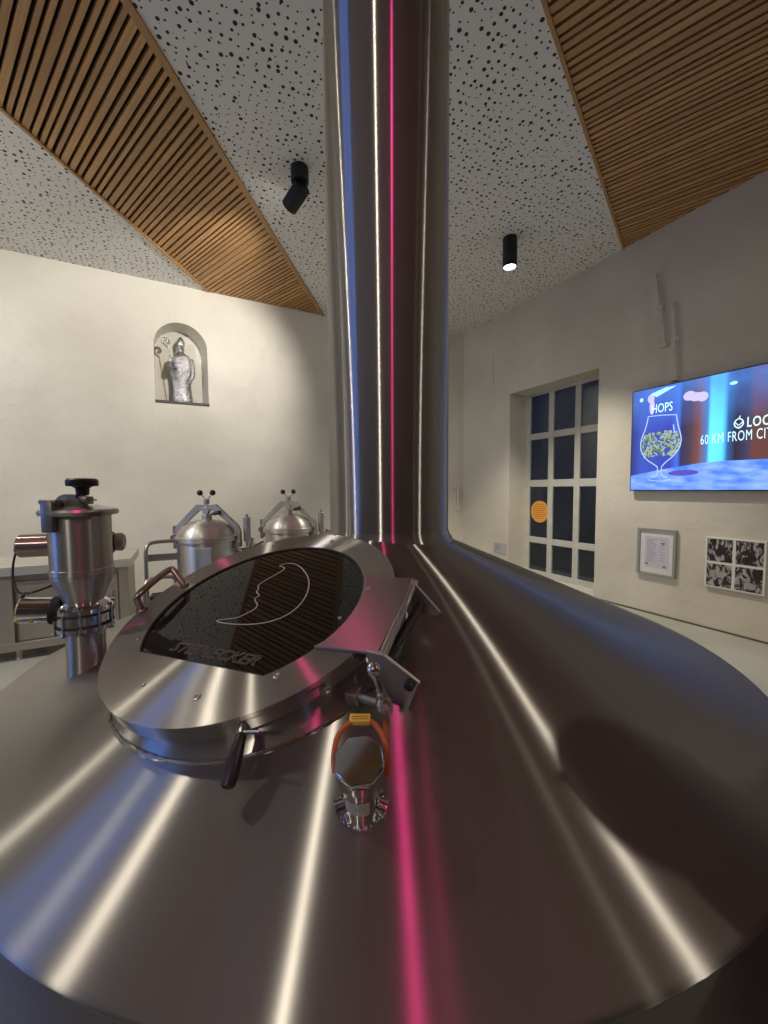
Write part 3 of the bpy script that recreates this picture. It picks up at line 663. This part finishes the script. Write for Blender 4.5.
# ------------------------------------------------------------------ statue in the niche
sx_, sy_, sz_ = .095, 7.27, 2.945
stt = thing('bishop_statue', 'small crinkled silver bishop statue holding a crozier in the wall niche', 'statue', (sx_,sy_,sz_))
TSt = Matrix.Translation((sx_,sy_,sz_))
b = B(); rows = []
prof = [(0,.135),(.03,.14),(.15,.125),(.30,.12),(.45,.135),(.55,.15),(.63,.155),(.69,.145),(.735,.10),(.765,.055),(.79,.045)]
for h, r in prof:
    rows.append([b.verts.new(((r*(1+.10*sin(7*a+h*9)*(1 if h<.6 else .2)))*cos(a), .62*r*(1+.10*sin(5*a+1+h*6)*(1 if h<.6 else .2))*sin(a), h)) for a in [2*pi*i/48 for i in range(48)]])
for A_, B_ in zip(rows, rows[1:]):
    for i in range(48): b.faces.new((A_[i],A_[(i+1)%48],B_[(i+1)%48],B_[i]))
b.faces.new(rows[0][::-1]); b.faces.new(rows[-1])
add_sphere(b,(0,-.005,.835),.058,20,(.85,.95,1.15)); add_sphere(b,(0,-.062,.83),.012,8); add_sphere(b,(0,-.03,.79),.035,12,(.9,.8,1.1))
bd = obj('robed_figure', b, M['silver'], stt, TSt, smooth=70)
b = B(); add_lathe(b,[(.055,.865),(.06,.89),(.058,.94),(.04,.985),(.008,1.02),(0,1.022)],28,Matrix.Diagonal((1,.7,1,1))); obj('mitre', b, M['silver'], bd, TSt)
b = B(); add_tube(b,[(-.13,-.01,.68),(-.165,-.03,.56),(-.15,-.09,.47),(-.155,-.13,.50)],lambda t:.042-.018*t,12,smooth=2)
add_sphere(b,(-.155,-.135,.51),.026,12)
for k in range(4): add_tube(b,[(-.135,-.14,.492+k*.013),(-.155,-.158,.492+k*.013),(-.175,-.142,.492+k*.013)],.006,6)
obj('arm', b, M['silver'], bd, TSt)
b = B(); add_tube(b,[(.13,-.01,.68),(.17,-.02,.55),(.165,-.05,.40),(.13,-.08,.34)],lambda t:.042-.016*t,12,smooth=2); add_sphere(b,(.12,-.09,.33),.024,12)
for k in range(4): add_tube(b,[(.112+k*.011,-.10,.325),(.108+k*.011,-.108,.295),(.104+k*.011,-.10,.275)],.0055,6)
obj('arm', b, M['silver'], bd, TSt)
b = B(); add_cyl(b,(-.10,-.12,.0),(-.185,-.15,.78),.0065); 
cr = [(-.185,-.15,.78),(-.20,-.15,.80),(-.235,-.15,.82),(-.255,-.15,.86),(-.235,-.15,.91),(-.195,-.15,.92),(-.165,-.15,.89),(-.175,-.15,.855),(-.20,-.15,.85)]
add_tube(b, cr, lambda t: .010+.012*min(1,t*1.6), 8, smooth=2); obj('crozier', b, M['silver'], stt, TSt)
b = B(); add_prism(b,[(.15*cos(2*pi*i/24),.10*sin(2*pi*i/24)) for i in range(24)],-.02,.0); obj('base', b, M['silver'], stt, TSt)
b = B(); add_box(b,(-.285,Y1-.015,2.865),(.48,Y1+.33,2.905),.003); ns = obj('niche_shelf', b, varied('dark slate',(.05,.05,.045),(.09,.085,.08),8,.5), smooth=0); tag(ns,'thin dark stone sill on the floor of the statue niche','shelf')
bpy.data.objects['niche_shelf'].matrix_basis = Matrix.Translation((0,0,0))

# ------------------------------------------------------------------ television
TVX = 5.33; TVY0, TVY1, TVZ0, TVZ1 = 3.135, .78, 1.45, 2.75
tv = thing('television', 'large flat television on the right wall showing a glass of hops', 'television', (X1,(TVY0+TVY1)/2,TVZ0))
b = B(); add_box(b,(TVX,TVY1,TVZ0),(TVX+.045,TVY0,TVZ1),.004); obj('casing', b, M['black'], tv, smooth=0)
b = B(); add_box(b,(TVX+.045,1.6,1.8),(X1,2.4,2.4)); obj('wall_bracket', b, M['black'], tv, smooth=0)
# screen frame: u to the right (world -Y), v up, out of the wall (-X)
TT = Matrix(((0,0,-1,TVX-.0005),(-1,0,0,TVY0-.0),(0,1,0,TVZ0),(0,0,0,1)))
UW, VH = TVY0-TVY1, TVZ1-TVZ0
def em(name, c, s=1.0):
    return simple(name, (0,0,0), .3, 0, .2, c, s)
def screen_mat():
    m, nt, bs = new_mat('lit screen picture')
    bs.inputs['Base Color'].default_value=(.0,.0,.0,1); bs.inputs['Roughness'].default_value=.25
    tc = N(nt,'ShaderNodeTexCoord'); sp = N(nt,'ShaderNodeSeparateXYZ'); nt.links.new(tc.outputs['Object'], sp.inputs[0])
    # object coords here: x = u, y = v (metres)
    ru = N(nt,'ShaderNodeMapRange'); ru.inputs[2].default_value=UW; nt.links.new(sp.outputs[0], ru.inputs[0])
    cr = N(nt,'ShaderNodeValToRGB'); el = cr.color_ramp.elements
    stops = [(0,(.015,.02,.12)),(.06,(.03,.06,.33)),(.20,(.025,.04,.30)),(.235,(.04,.10,.50)),(.25,(.02,.02,.07)),(.29,(.05,.03,.05)),(.325,(.13,.05,.04)),(.36,(.05,.14,.36)),(.372,(.10,.55,.95)),(.42,(.09,.5,.9)),(.44,(.02,.08,.22)),(.47,(.02,.015,.03)),(.51,(.03,.03,.07)),(.535,(.09,.035,.03)),(.66,(.07,.03,.03)),(.72,(.03,.05,.13)),(1,(.02,.06,.2))]
    el[0].position=0; el[0].color=(*stops[0][1],1); el[1].position=1; el[1].color=(*stops[-1][1],1)
    for p,c in stops[1:-1]:
        x = el.new(p); x.color=(*c,1)
    nt.links.new(ru.outputs[0], cr.inputs[0])
    # upper part bluer and brighter
    rv = N(nt,'ShaderNodeMapRange'); rv.inputs[1].default_value=.75; rv.inputs[2].default_value=1.2; nt.links.new(sp.outputs[1], rv.inputs[0])
    nz = N(nt,'ShaderNodeTexNoise'); nz.inputs['Scale'].default_value=3.5; nt.links.new(tc.outputs['Object'], nz.inputs['Vector'])
    mu = N(nt,'ShaderNodeMath',operation='MULTIPLY'); nt.links.new(rv.outputs[0],mu.inputs[0]); nt.links.new(nz.outputs['Fac'],mu.inputs[1])
    mx = N(nt,'ShaderNodeMix'); mx.data_type='RGBA'; mx.inputs[7].default_value=(.06,.18,.55,1)
    nt.links.new(mu.outputs[0], mx.inputs[0]); nt.links.new(cr.outputs[0], mx.inputs[6])
    nt.links.new(mx.outputs[2], bs.inputs['Emission Color']); bs.inputs['Emission Strength'].default_value=1.5
    return m
b = B(); add_prism(b,[(.012,.012),(UW-.012,.012),(UW-.012,VH-.012),(.012,VH-.012)],0,.001); scr = obj('screen', b, screen_mat(), tv, TT, smooth=0)
def table_mat():
    m, nt, bs = new_mat('lit tabletop on screen'); bs.inputs['Base Color'].default_value=(0,0,0,1)
    tc = N(nt,'ShaderNodeTexCoord'); nz = N(nt,'ShaderNodeTexNoise'); nz.inputs['Scale'].default_value=4; nz.inputs['Detail'].default_value=6
    mp = N(nt,'ShaderNodeMapping'); mp.inputs['Scale'].default_value=(1,3,1); nt.links.new(tc.outputs['Object'], mp.inputs[0]); nt.links.new(mp.outputs[0], nz.inputs['Vector'])
    r = N(nt,'ShaderNodeValToRGB'); r.color_ramp.elements[0].position=.35; r.color_ramp.elements[1].position=.65
    r.color_ramp.elements[0].color=(.05,.16,.72,1); r.color_ramp.elements[1].color=(.22,.36,.95,1)
    nt.links.new(nz.outputs['Fac'], r.inputs[0]); nt.links.new(r.outputs[0], bs.inputs['Emission Color']); bs.inputs['Emission Strength'].default_value=1.3
    return m
def flat(name, polys, mat, z=.0012, parent=None):
    b = B()
    for p in polys: add_prism(b, p, z, z+.0004)
    return obj(name, b, mat, parent or scr, TT, smooth=0)
flat('table_picture', [[(.013,.013),(UW-.013,.013),(UW-.013,.30),(1.5,.325),(1.0,.331),(.78,.318),(.56,.29),(.3,.25),(.013,.195)]], table_mat())
ell = lambda cx,cy,a,b_,n=20: [(cx+a*cos(2*pi*i/n), cy+b_*sin(2*pi*i/n)) for i in range(n)]
for q_ in [ell(.66,1.11,.065,.055),ell(.73,1.085,.07,.05),ell(.79,1.075,.055,.055),ell(.235,1.16,.04,.055),ell(.25,1.06,.03,.10)]: flat('light_blob', [q_], M.setdefault('wg',em('white glow',(.66,.60,1.0),.9)), .0018)
for q_ in [[(.30,1.17),(.52,1.262),(.40,1.265),(.23,1.22)],ell(.12,1.165,.022,.025),ell(1.07,1.16,.035,.018)]: flat('light_streak', [q_], M.setdefault('cg',em('cyan glow',(.35,.75,1.0),1.3)), .0020)
flat('shadow_on_table', [ell(.62,.215,.16,.035)], em('purple shadow',(.10,.08,.48),1.0), .0022)
# glass of hops
gl = [(.21,.943),(.185,.80),(.14,.69),(.123,.60),(.135,.50),(.20,.40),(.29,.335),(.335,.30)]
gr_ = [(.528,.915),(.55,.79),(.58,.68),(.592,.61),(.575,.51),(.51,.42),(.42,.345),(.385,.30)]
b = B(); z_=.0026
add_tube(b,[(x,y,z_) for x,y in gl],.006,6,smooth=1); add_tube(b,[(x,y,z_) for x,y in gr_],.006,6,smooth=1)
add_tube(b,[(.21,.943,z_),(.37,.935,z_),(.528,.915,z_)],.005,6); add_tube(b,[(.335,.30,z_),(.345,.20,z_),(.27,.165,z_)],.005,6,smooth=1); add_tube(b,[(.385,.30,z_),(.375,.20,z_),(.45,.162,z_)],.005,6,smooth=1)
add_tube(b,[(.23,.14,z_),(.36,.115,z_),(.49,.14,z_)],.004,6,smooth=1); add_tube(b,[(.50,.80,z_),(.515,.70,z_)],.006,6)
obj('drinking_glass_picture', b, em('glass outline',(.45,.62,.95),1.0), scr, TT)
rnd = random.Random(4); gs = [[],[],[]]
for _ in range(300):
    v = rnd.uniform(.43,.74); tmid=(v-.43)/.31; hw = .15+.065*sin(pi*min(1,tmid*.75+.15))
    u = .358+rnd.uniform(-1,1)*hw
    if v > .70+.04*cos((u-.36)*7): continue
    a = rnd.uniform(0,pi); p = [(u+.017*cos(t)*cos(a)-.010*sin(t)*sin(a), v+.017*cos(t)*sin(a)+.010*sin(t)*cos(a)) for t in [2*pi*i/7 for i in range(7)]]
    gs[rnd.randrange(3)].append(p)
for i,(c,nm) in enumerate((((.30,.42,.18),'pale green hop'),((.12,.24,.07),'green hop'),((.42,.48,.40),'light hop'))):
    b = B()
    for k,p in enumerate(gs[i]): add_prism(b,p,.0028+i*.0003+k*1e-6,.0030+i*.0003+k*1e-6)
    tag(obj('hops_picture', b, em(nm,c,.9), scr, TT, smooth=0), kind='stuff')
txt_m = em('screen lettering',(.55,.85,1.0),1.2)
b = B(); add_text(b,'HOPS',.155,TT@Matrix.Translation((.245,.975,.0028)),.0004,sx=.62,offset=.001)
obj('screen_lettering', b, txt_m, scr, Matrix(), smooth=0)
b = B(); add_text(b,'LOCAL',.145,TT@Matrix.Translation((1.195,.675,.0028)),.0004,sx=.60,spacing=1.12,offset=.002)
add_text(b,'60 KM FROM CITY',.155,TT@Matrix.Translation((.785,.530,.0028))@Matrix.Rotation(radians(1),4,'Z'),.0004,sx=.49,spacing=1.10,offset=.0)
obj('screen_lettering', b, txt_m, scr, Matrix(), smooth=0)
b = B()
add_tube(b,[(1.13,.665,.003),(1.09,.70,.003),(1.095,.75,.003),(1.13,.775,.003),(1.165,.75,.003),(1.168,.70,.003)],.006,6,closed=True,smooth=1)
add_tube(b,[(1.13,.665,.003),(1.112,.71,.003),(1.13,.745,.003),(1.148,.71,.003)],.005,6,closed=True)
add_tube(b,[(1.10,.73,.003),(1.13,.70,.003),(1.16,.73,.003)],.005,6); add_tube(b,[(1.13,.775,.003),(1.14,.80,.003)],.005,6)
obj('hop_symbol', b, txt_m, scr, TT)

# ------------------------------------------------------------------ framed notice and photo print
def wall_frame(): 
    y0_, y1_, z0_, z1_ = 3.035, 2.580, .362, .965
    t = thing('framed_notice', 'grey framed white notice under the left end of the television', 'picture frame', (X1,(y0_+y1_)/2,z0_))
    T = Matrix(((0,0,-1,X1-.0),(-1,0,0,y0_),(0,1,0,z0_),(0,0,0,1))); w_, h_ = y0_-y1_, z1_-z0_
    b = B(); add_curve2d(b,[[(0,0),(w_,0),(w_,h_),(0,h_)],[(.03,.03),(w_-.03,.03),(w_-.03,h_-.03),(.03,h_-.03)]],.035,None,.002); obj('frame', b, simple('grey silver frame',(.34,.35,.33),.4,.3), t, T, smooth=0)
    b = B(); add_box(b,(.02,.02,.004),(w_-.02,h_-.02,.020)); obj('mount', b, simple('white mount',(.70,.70,.70),.5), t, T, smooth=0)
    b = B(); add_box(b,(.09,.10,.020),(w_-.08,h_-.10,.0215)); pp = obj('paper', b, simple('bluish paper',(.56,.57,.66),.5), t, T, smooth=0)
    b = B(); rr = random.Random(2)
    add_text(b,'BREWERY NOTICE' if False else 'iiii ii iii ii',.03,T@Matrix.Translation((.12,h_-.15,.0216)),.0003) if False else None
    for k in range(16):
        y = h_-.14-k*.019
        add_box(b,(.115,y,.0215),(.115+rr.uniform(.08,.13),y+.005,.0219),0,T)
        if k%2==0: add_box(b,(.27,y,.0215),(.27+rr.uniform(.04,.07),y+.005,.0219),0,T)
    for x,y in ((.29,h_-.20),(.10,.13),(.31,.11)): add_box(b,(x,y,.0215),(x+.035,y+.03,.0219),0,T)
    tag(obj('print', b, simple('blue grey print',(.22,.23,.32),.6), pp, Matrix(), smooth=0), kind='stuff')
wall_frame()
def photo_mat(seed):
    m, nt, bs = new_mat('monochrome photograph %d'%seed)
    tc = N(nt,'ShaderNodeTexCoord'); mp = N(nt,'ShaderNodeMapping'); mp.inputs['Location'].default_value=(seed*3.1,seed*1.7,0); mp.inputs['Rotation'].default_value=(0,0,seed*.5)
    mp.inputs['Scale'].default_value=(1.4,.7,1)
    nt.links.new(tc.outputs['Object'], mp.inputs[0]); nz = N(nt,'ShaderNodeTexNoise'); nz.inputs['Scale'].default_value=13; nz.inputs['Detail'].default_value=3; nz.inputs['Distortion'].default_value=1.5
    nt.links.new(mp.outputs[0], nz.inputs['Vector']); r = N(nt,'ShaderNodeValToRGB')
    r.color_ramp.elements[0].position=.46; r.color_ramp.elements[0].color=(.02,.015,.015,1); r.color_ramp.elements[1].position=.60; r.color_ramp.elements[1].color=(.42,.41,.43,1)
    nt.links.new(nz.outputs['Fac'], r.inputs[0]); nt.links.new(r.outputs[0], bs.inputs['Base Color']); bs.inputs['Roughness'].default_value=.35
    return m
def photo_print():
    y0_, y1_, z0_, z1_ = 2.275, 1.745, .350, .925
    t = thing('photo_print', 'white print with four monochrome photos under the television', 'picture', (X1,(y0_+y1_)/2,z0_))
    T = Matrix(((0,0,-1,X1-.0),(-1,0,0,y0_),(0,1,0,z0_),(0,0,0,1))); w_, h_ = y0_-y1_, z1_-z0_
    b = B(); add_box(b,(0,0,.002),(w_,h_,.03),.003); obj('board', b, simple('white board',(.72,.72,.70),.5), t, T, smooth=0)
    k = 1
    for ix in (0,1):
        for iy in (0,1):
            b = B(); x0 = .018+ix*(w_/2-.004); y0b = .018+iy*(h_/2-.004); add_box(b,(x0,y0b,.030),(x0+w_/2-.032,y0b+h_/2-.032,.0312)); pm = obj('photograph', b, photo_mat(k), t, T, smooth=0); k += 1
            rr = random.Random(k+20)
            b = B()
            for q in range(4):
                xa = x0+.01+rr.random()*.12; ya = y0b+.01+rr.random()*.10; add_prism(b,[(xa,ya),(xa+.02+rr.random()*.05,ya+rr.random()*.02),(xa+.05*rr.random()+.02,ya+.04+rr.random()*.06),(xa-.005,ya+.03+rr.random()*.06)],.0313+q*.0001,.0314+q*.0001)
            obj('photo_detail', b, simple('photo dark %d'%k,(.02,.016,.016) if k%2 else (.35,.34,.36),.35), pm, T, smooth=0)
photo_print()
# small notice left of the window, orange sticker on its glass, wall marks
b = B(); T = Matrix(((0,0,-1,X1),(-1,0,0,5.74),(0,1,0,.26),(0,0,0,1))); add_box(b,(0,0,.002),(.33,.20,.014),.002,T)
t = obj('small_notice', b, simple('grey blue notice',(.46,.47,.50),.5), smooth=0); tag(t,'small pale notice low on the wall left of the window','notice')
b = B()
for k in range(7): add_box(b,(.03,.03+k*.021,.014),(.14+.1*random.random(),.038+k*.021,.0146),0,T)
obj('notice_print', b, simple('notice print',(.25,.27,.32),.6), t, smooth=0)
stt_ = thing('round_sticker', 'round orange sticker on the tall window pane', 'sticker', (5.84,5.05,1.05))
TR = Matrix(((0,0,-1,5.849),(-1,0,0,5.05),(0,1,0,1.06),(0,0,0,1)))
b = B(); add_prism(b,circ(.20,40),.0,.004,TR@Matrix.Diagonal((1,1,1,1))); obj('disc', b, simple('orange sticker',(.78,.36,.06),.5), stt_, smooth=0)
b = B()
for k in range(8):
    v = -.13+k*.037; wdt = sqrt(.17**2-v*v)*.85; x = -wdt
    while x < wdt-.02: l_ = random.uniform(.02,.06); add_box(b,(x,v,.004),(min(x+l_,wdt),v+.014,.0048),0,TR); x += l_+.014
obj('sticker_print', b, simple('sticker print',(.50,.16,.02),.5), stt_, smooth=0)
def conduit(label, ya, za, yb, zb, yc, zc):
    t = thing('wall_rod', label, 'rod', (X1-.03,yb,zb), 'thin rods on the right wall')
    b = B(); add_tube(b,[(X1-.05,ya,za),(X1-.05,yb,zb)],.016,10); obj('rod', b, M['white_paint'], t)
    for f in (.48,):
        b = B(); y_=ya+(yb-ya)*f; z_=za+(zb-za)*f; add_box(b,(X1-.07,y_-.035,z_-.02),(X1-.002,y_+.03,z_+.02),.004); obj('clip', b, M['white_paint'], t, smooth=0)
    b = B(); add_box(b,(X1-.075,yb-.02,zb-.02),(X1-.0,yb+.04,zb),.003); obj('end_foot', b, M['white_paint'], t, smooth=0)
conduit('upper of two thin painted rods on the wall above the television, leaning', 2.90,4.14,2.775,3.24,0,0)
conduit('lower of two thin painted rods on the wall, ending just above the television', 2.70,3.72,2.645,2.80,0,0)
b = B(); add_box(b,(X1-.012,5.80,3.10),(X1,5.83,4.0),.003); add_box(b,(X1-.02,5.79,3.52),(X1,5.84,3.58),.003); t = obj('cable_duct', b, M['white_paint'], smooth=0); tag(t,'short thin painted cable duct high on the wall left of the window','cable duct')
b = B(); add_box(b,(5.24,6.66,1.02),(5.27,6.71,1.5),.004); add_box(b,(5.15,6.67,1.47),(5.26,6.71,1.5),.004); add_box(b,(5.235,6.65,1.02),(5.275,6.68,1.10),.004)
t = obj('wall_latch', b, M['white_paint'], smooth=0); tag(t,'small hook-shaped metal latch on the wall right of the pipe','latch')

# ------------------------------------------------------------------ ceiling spotlights
lens_w = simple('lit lamp face',(1,1,1),.3,0,.5,(1,.95,.85),14)
lens_p = simple('lit pink lamp face',(1,.3,.5),.3,0,.5,(1,.10,.35),18)
for kind, x, y, aim, power, colr, angd, label in LAMPS:
    t = thing('ceiling_spotlight', label, 'spotlight', (x,y,CEIL), 'ceiling spotlights')
    if kind == 'down':
        b = B(); add_lathe(b,[(.088,CEIL-.001),(.09,CEIL-.006),(.09,4.50),(.086,4.498),(.086,4.490),(.09,4.488),(.09,4.332),(.082,4.330),(.078,4.345)],40,Matrix.Translation((x,y,0)),True,False); obj('housing', b, M['lampblack'], t)
        p0 = Vector((x,y,4.33)); d = Vector((0,0,-1))
    elif kind == 'led':
        b = B(); add_lathe(b,[(.03,CEIL-.001),(.034,CEIL-.004),(.03,CEIL-.008),(.026,CEIL-.006)],24,Matrix.Translation((x,y,0)),True,False); obj('housing', b, M['chrome'], t)
        p0 = Vector((x,y,CEIL-.012)); d = Vector((0,0,-1))
    else:
        b = B(); add_cyl(b,(x,y,CEIL-.001),(x,y,4.56),.088,seg=36,ch=.004); obj('ceiling_mount', b, M['lampblack'], t)
        pv = Vector((x,y,4.545)); d = (Vector(aim)-pv).normalized()
        pa = pv - Vector((0,0,.0)) - d*.05 + Vector((0,0,-.06)); pb = pa + d*.25
        b = B(); T_, L_ = frame_to(pa, pb); add_lathe(b,[(.02,0),(.078,.002),(.082,.008),(.082,L_),(.074,L_+.001),(.070,L_-.014)],36,T_,True,False); obj('housing', b, M['lampblack'], t)
        b = B(); add_cyl(b,pv+Vector((0,0,.02)),pa+d*.05,.018); obj('swivel', b, M['lampblack'], t)
        p0 = pb
    T_, _ = frame_to(p0, p0+d)
    b = B(); k_ = .33 if kind=='led' else 1.0; add_lathe(b,[(.072*k_,-.012*k_),(.06*k_,-.010*k_),(0,-.006*k_)],32,T_,False,False); obj('lens', b, lens_p if colr is PINK else lens_w, t)
    ld = bpy.data.lights.new('lamp','SPOT'); ld.energy=power; ld.color=colr; ld.spot_size=radians(angd); ld.spot_blend=.6; ld.shadow_soft_size=.045
    lo_ = bpy.data.objects.new('lamp_light', ld); COL.objects.link(lo_); q = p0+d*.02
    lo_.matrix_world = Matrix.Translation(q)@d.to_track_quat('-Z','Y').to_matrix().to_4x4()

# ------------------------------------------------------------------ unseen visitor right of the kettle, added to cast the shadow on the cone
def skin_mesh(verts, edges, radii, root=0, sub=2):
    me = bpy.data.meshes.new('tmp'); me.from_pydata([Vector(v) for v in verts], edges, []); o = bpy.data.objects.new('tmp', me); COL.objects.link(o)
    o.modifiers.new('skin','SKIN'); sv = me.skin_vertices[0].data
    for i, r in enumerate(radii):
        sv[i].radius = r if isinstance(r, tuple) else (r, r); sv[i].use_root = (i == root)
    ss = o.modifiers.new('sub','SUBSURF'); ss.levels = sub; ss.render_levels = sub
    dg = bpy.context.evaluated_depsgraph_get(); dg.update()
    t = bmesh.new(); t.from_mesh(o.evaluated_get(dg).to_mesh()); bpy.data.objects.remove(o); return t
def chain(V, E, Rr, start, pts):
    prev = start
    for p, r in pts:
        V.append(p); Rr.append(r); E.append((prev, len(V)-1)); prev = len(V)-1
    return prev
FIG = []
def person():
    px_, py_ = 1.12, -.055
    fx, fy = KC.x-px_, KC.y-py_; L = hypot(fx,fy); fx/=L; fy/=L
    T = Matrix(((fy,fx,0,px_),(-fx,fy,0,py_),(0,0,1,FLOOR),(0,0,0,1)))@Matrix.Scale(1.05,4)     # x = their right, y = forwards
    t = thing('person', 'unseen person in a dark jacket raising a phone, added right of the kettle to shade the cone', 'person', (px_,py_,FLOOR))
    V=[(0,0,.93)]; E=[]; Q=[(.15,.11)]
    ch = chain(V,E,Q,0,[((0,0,1.05),(.145,.10)),((0,-.01,1.20),(.155,.11)),((0,-.015,1.34),(.165,.115)),((0,-.01,1.44),(.10,.075)),((0,0,1.50),.055),((0,.015,1.57),(.065,.08)),((0,.02,1.65),(.075,.09)),((0,.015,1.71),(.06,.07))])
    sh = 3
    for s_ in (-1,1):
        if s_ > 0:
            e_ = chain(V,E,Q,sh,[((s_*.17,-.01,1.38),.06),((s_*.22,-.02,1.26),.048),((s_*.245,-.02,1.12),.040),((s_*.25,.00,.99),.036),((s_*.245,.035,.87),.027),((s_*.24,.05,.83),(.036,.020)),((s_*.24,.06,.79),(.036,.016))])
            for k in range(4):
                by = .055+(k-1.5)*.017; ln = (.030,.036,.034,.027)[k]
                chain(V,E,Q,e_,[((s_*.24,by,.765),.0085),((s_*.236,by+.004,.765-ln*.8),.008),((s_*.226,by+.006,.765-ln*1.35),.007)])
            chain(V,E,Q,e_-1,[((s_*.232,.085,.80),.010),((s_*.226,.100,.775),.009)])
        else:       # left arm raised with a phone, shaped to extend the cone shadow
            e_ = chain(V,E,Q,sh,[((-.17,-.01,1.38),.06),((-.22,.0,1.28),.048),((-.25,.05,1.16),.040),((-.20,.11,1.31),.036),((-.15,.135,1.46),.026),((-.145,.140,1.50),(.030,.020)),((-.143,.143,1.535),(.034,.015))])
            for k in range(4):
                bz = 1.535+(k-1.2)*.018; ln = (.030,.034,.036,.028)[k]
                chain(V,E,Q,e_,[((-.150,.155,bz),.0085),((-.140,.176,bz+.004),.008),((-.118-ln*.2,.182,bz+.006),.0065)])
            chain(V,E,Q,e_-1,[((-.130,.140,1.545),.010),((-.112,.142,1.560),.009)])
        chain(V,E,Q,0,[((s_*.095,0,.86),.085),((s_*.10,.01,.66),.070),((s_*.10,.015,.48),.055),((s_*.10,.0,.28),.048),((s_*.10,-.02,.09),.036),((s_*.105,.05,.045),(.04,.035)),((s_*.11,.14,.03),(.04,.025))])
    body = obj('body', skin_mesh(V,E,Q), varied('skin',(.50,.32,.24),(.56,.37,.28),20,.5), t, T, smooth=80)
    V=[(0,0,.82)]; E=[]; Q=[(.20,.155)]
    chain(V,E,Q,0,[((0,0,.93),(.19,.145))])
    chain(V,E,Q,1,[((0,0,1.05),(.165,.125)),((0,-.01,1.20),(.175,.13)),((0,-.015,1.345),(.18,.13)),((0,-.01,1.44),(.095,.085)),((0,-.005,1.475),(.075,.07))])
    chain(V,E,Q,4,[((-.175,-.01,1.385),.078),((-.225,.0,1.27),.064),((-.255,.05,1.15),.056),((-.20,.11,1.31),.048),((-.155,.133,1.43),.040)])
    for s_ in (1,): chain(V,E,Q,4,[((s_*.175,-.01,1.385),.078),((s_*.225,-.02,1.26),.064),((s_*.25,-.02,1.12),.056),((s_*.255,.0,1.00),.050),((s_*.25,.03,.90),.042)])
    FIG.append(T)
    obj('jacket', skin_mesh(V,E,Q), varied('dark wool',(.012,.012,.014),(.022,.021,.023),25,.9), body, T, smooth=80)
    V=[(0,0,1.06)]; E=[]; Q=[(.160,.120)]
    chain(V,E,Q,0,[((0,0,.95),(.185,.145)),((0,0,.87),(.18,.145))])
    for s_ in (-1,1): chain(V,E,Q,2,[((s_*.095,0,.76),.105),((s_*.10,.01,.66),.084),((s_*.10,.015,.48),.070),((s_*.10,0,.28),.064),((s_*.10,-.01,.07),.058)])
    obj('trousers', skin_mesh(V,E,Q), varied('dark denim',(.015,.018,.028),(.025,.03,.045),40,.85), body, T, smooth=80)
    for s_ in (-1,1):
        V=[(s_*.10,-.06,.05)]; E=[]; Q=[(.045,.05)]
        chain(V,E,Q,0,[((s_*.103,.02,.055),(.048,.052)),((s_*.108,.10,.04),(.048,.038)),((s_*.11,.17,.035),(.04,.03))])
        obj('shoe', skin_mesh(V,E,Q), M['rubber'], body, T, smooth=80)
    b = B(); add_sphere(b,(0,.0,1.665),.098,28,(.92,1.08,1.08)); 
    for v in list(b.verts):
        if v.co.y > .035 and v.co.z < 1.70: v.co.y = .035
    obj('hair', b, varied('brown hair',(.03,.018,.01),(.06,.035,.02),60,.7), body, T, smooth=80)
    b = B(); add_sphere(b,(0,.115,1.625),.013,12,(.8,1.1,1.5)); obj('nose', b, varied('skin nose',(.50,.32,.24),(.56,.37,.28),20,.5), body, T)
    for s_ in (-1,1):
        b = B(); add_sphere(b,(s_*.030,.100,1.652),.011,14); obj('eye', b, simple('eye',(.7,.7,.68),.2), body, T)
        b = B(); add_sphere(b,(s_*.030,.1095,1.652),.005,10); obj('iris', b, simple('iris',(.05,.03,.02),.2), body, T)
        b = B(); add_sphere(b,(s_*.080,.015,1.635),.024,14,(.35,.8,1.2)); obj('ear', b, varied('skin ear',(.50,.30,.23),(.56,.36,.27),20,.5), body, T)
    b = B(); add_sphere(b,(0,.100,1.588),.020,14,(1.2,.45,.35)); obj('mouth', b, simple('lips',(.40,.16,.14),.5), body, T)
person()
TF = FIG[0]; pc = TF@Vector((-.095,.163,1.54))
ph = thing('smartphone', 'black phone added in the raised hand of the unseen person', 'phone', pc)  # unseen phone, added with the visitor to extend the shadow on the cone
b = B(); add_box(b,(-.145,.156,1.49),(-.045,.167,1.60),.003); obj('phone_body', b, M['black'], ph, TF, smooth=0)
b = B(); add_box(b,(-.141,.1555,1.494),(-.049,.1562,1.596)); obj('phone_screen', b, simple('phone screen glass',(.01,.01,.012),.1), ph, TF, smooth=0)
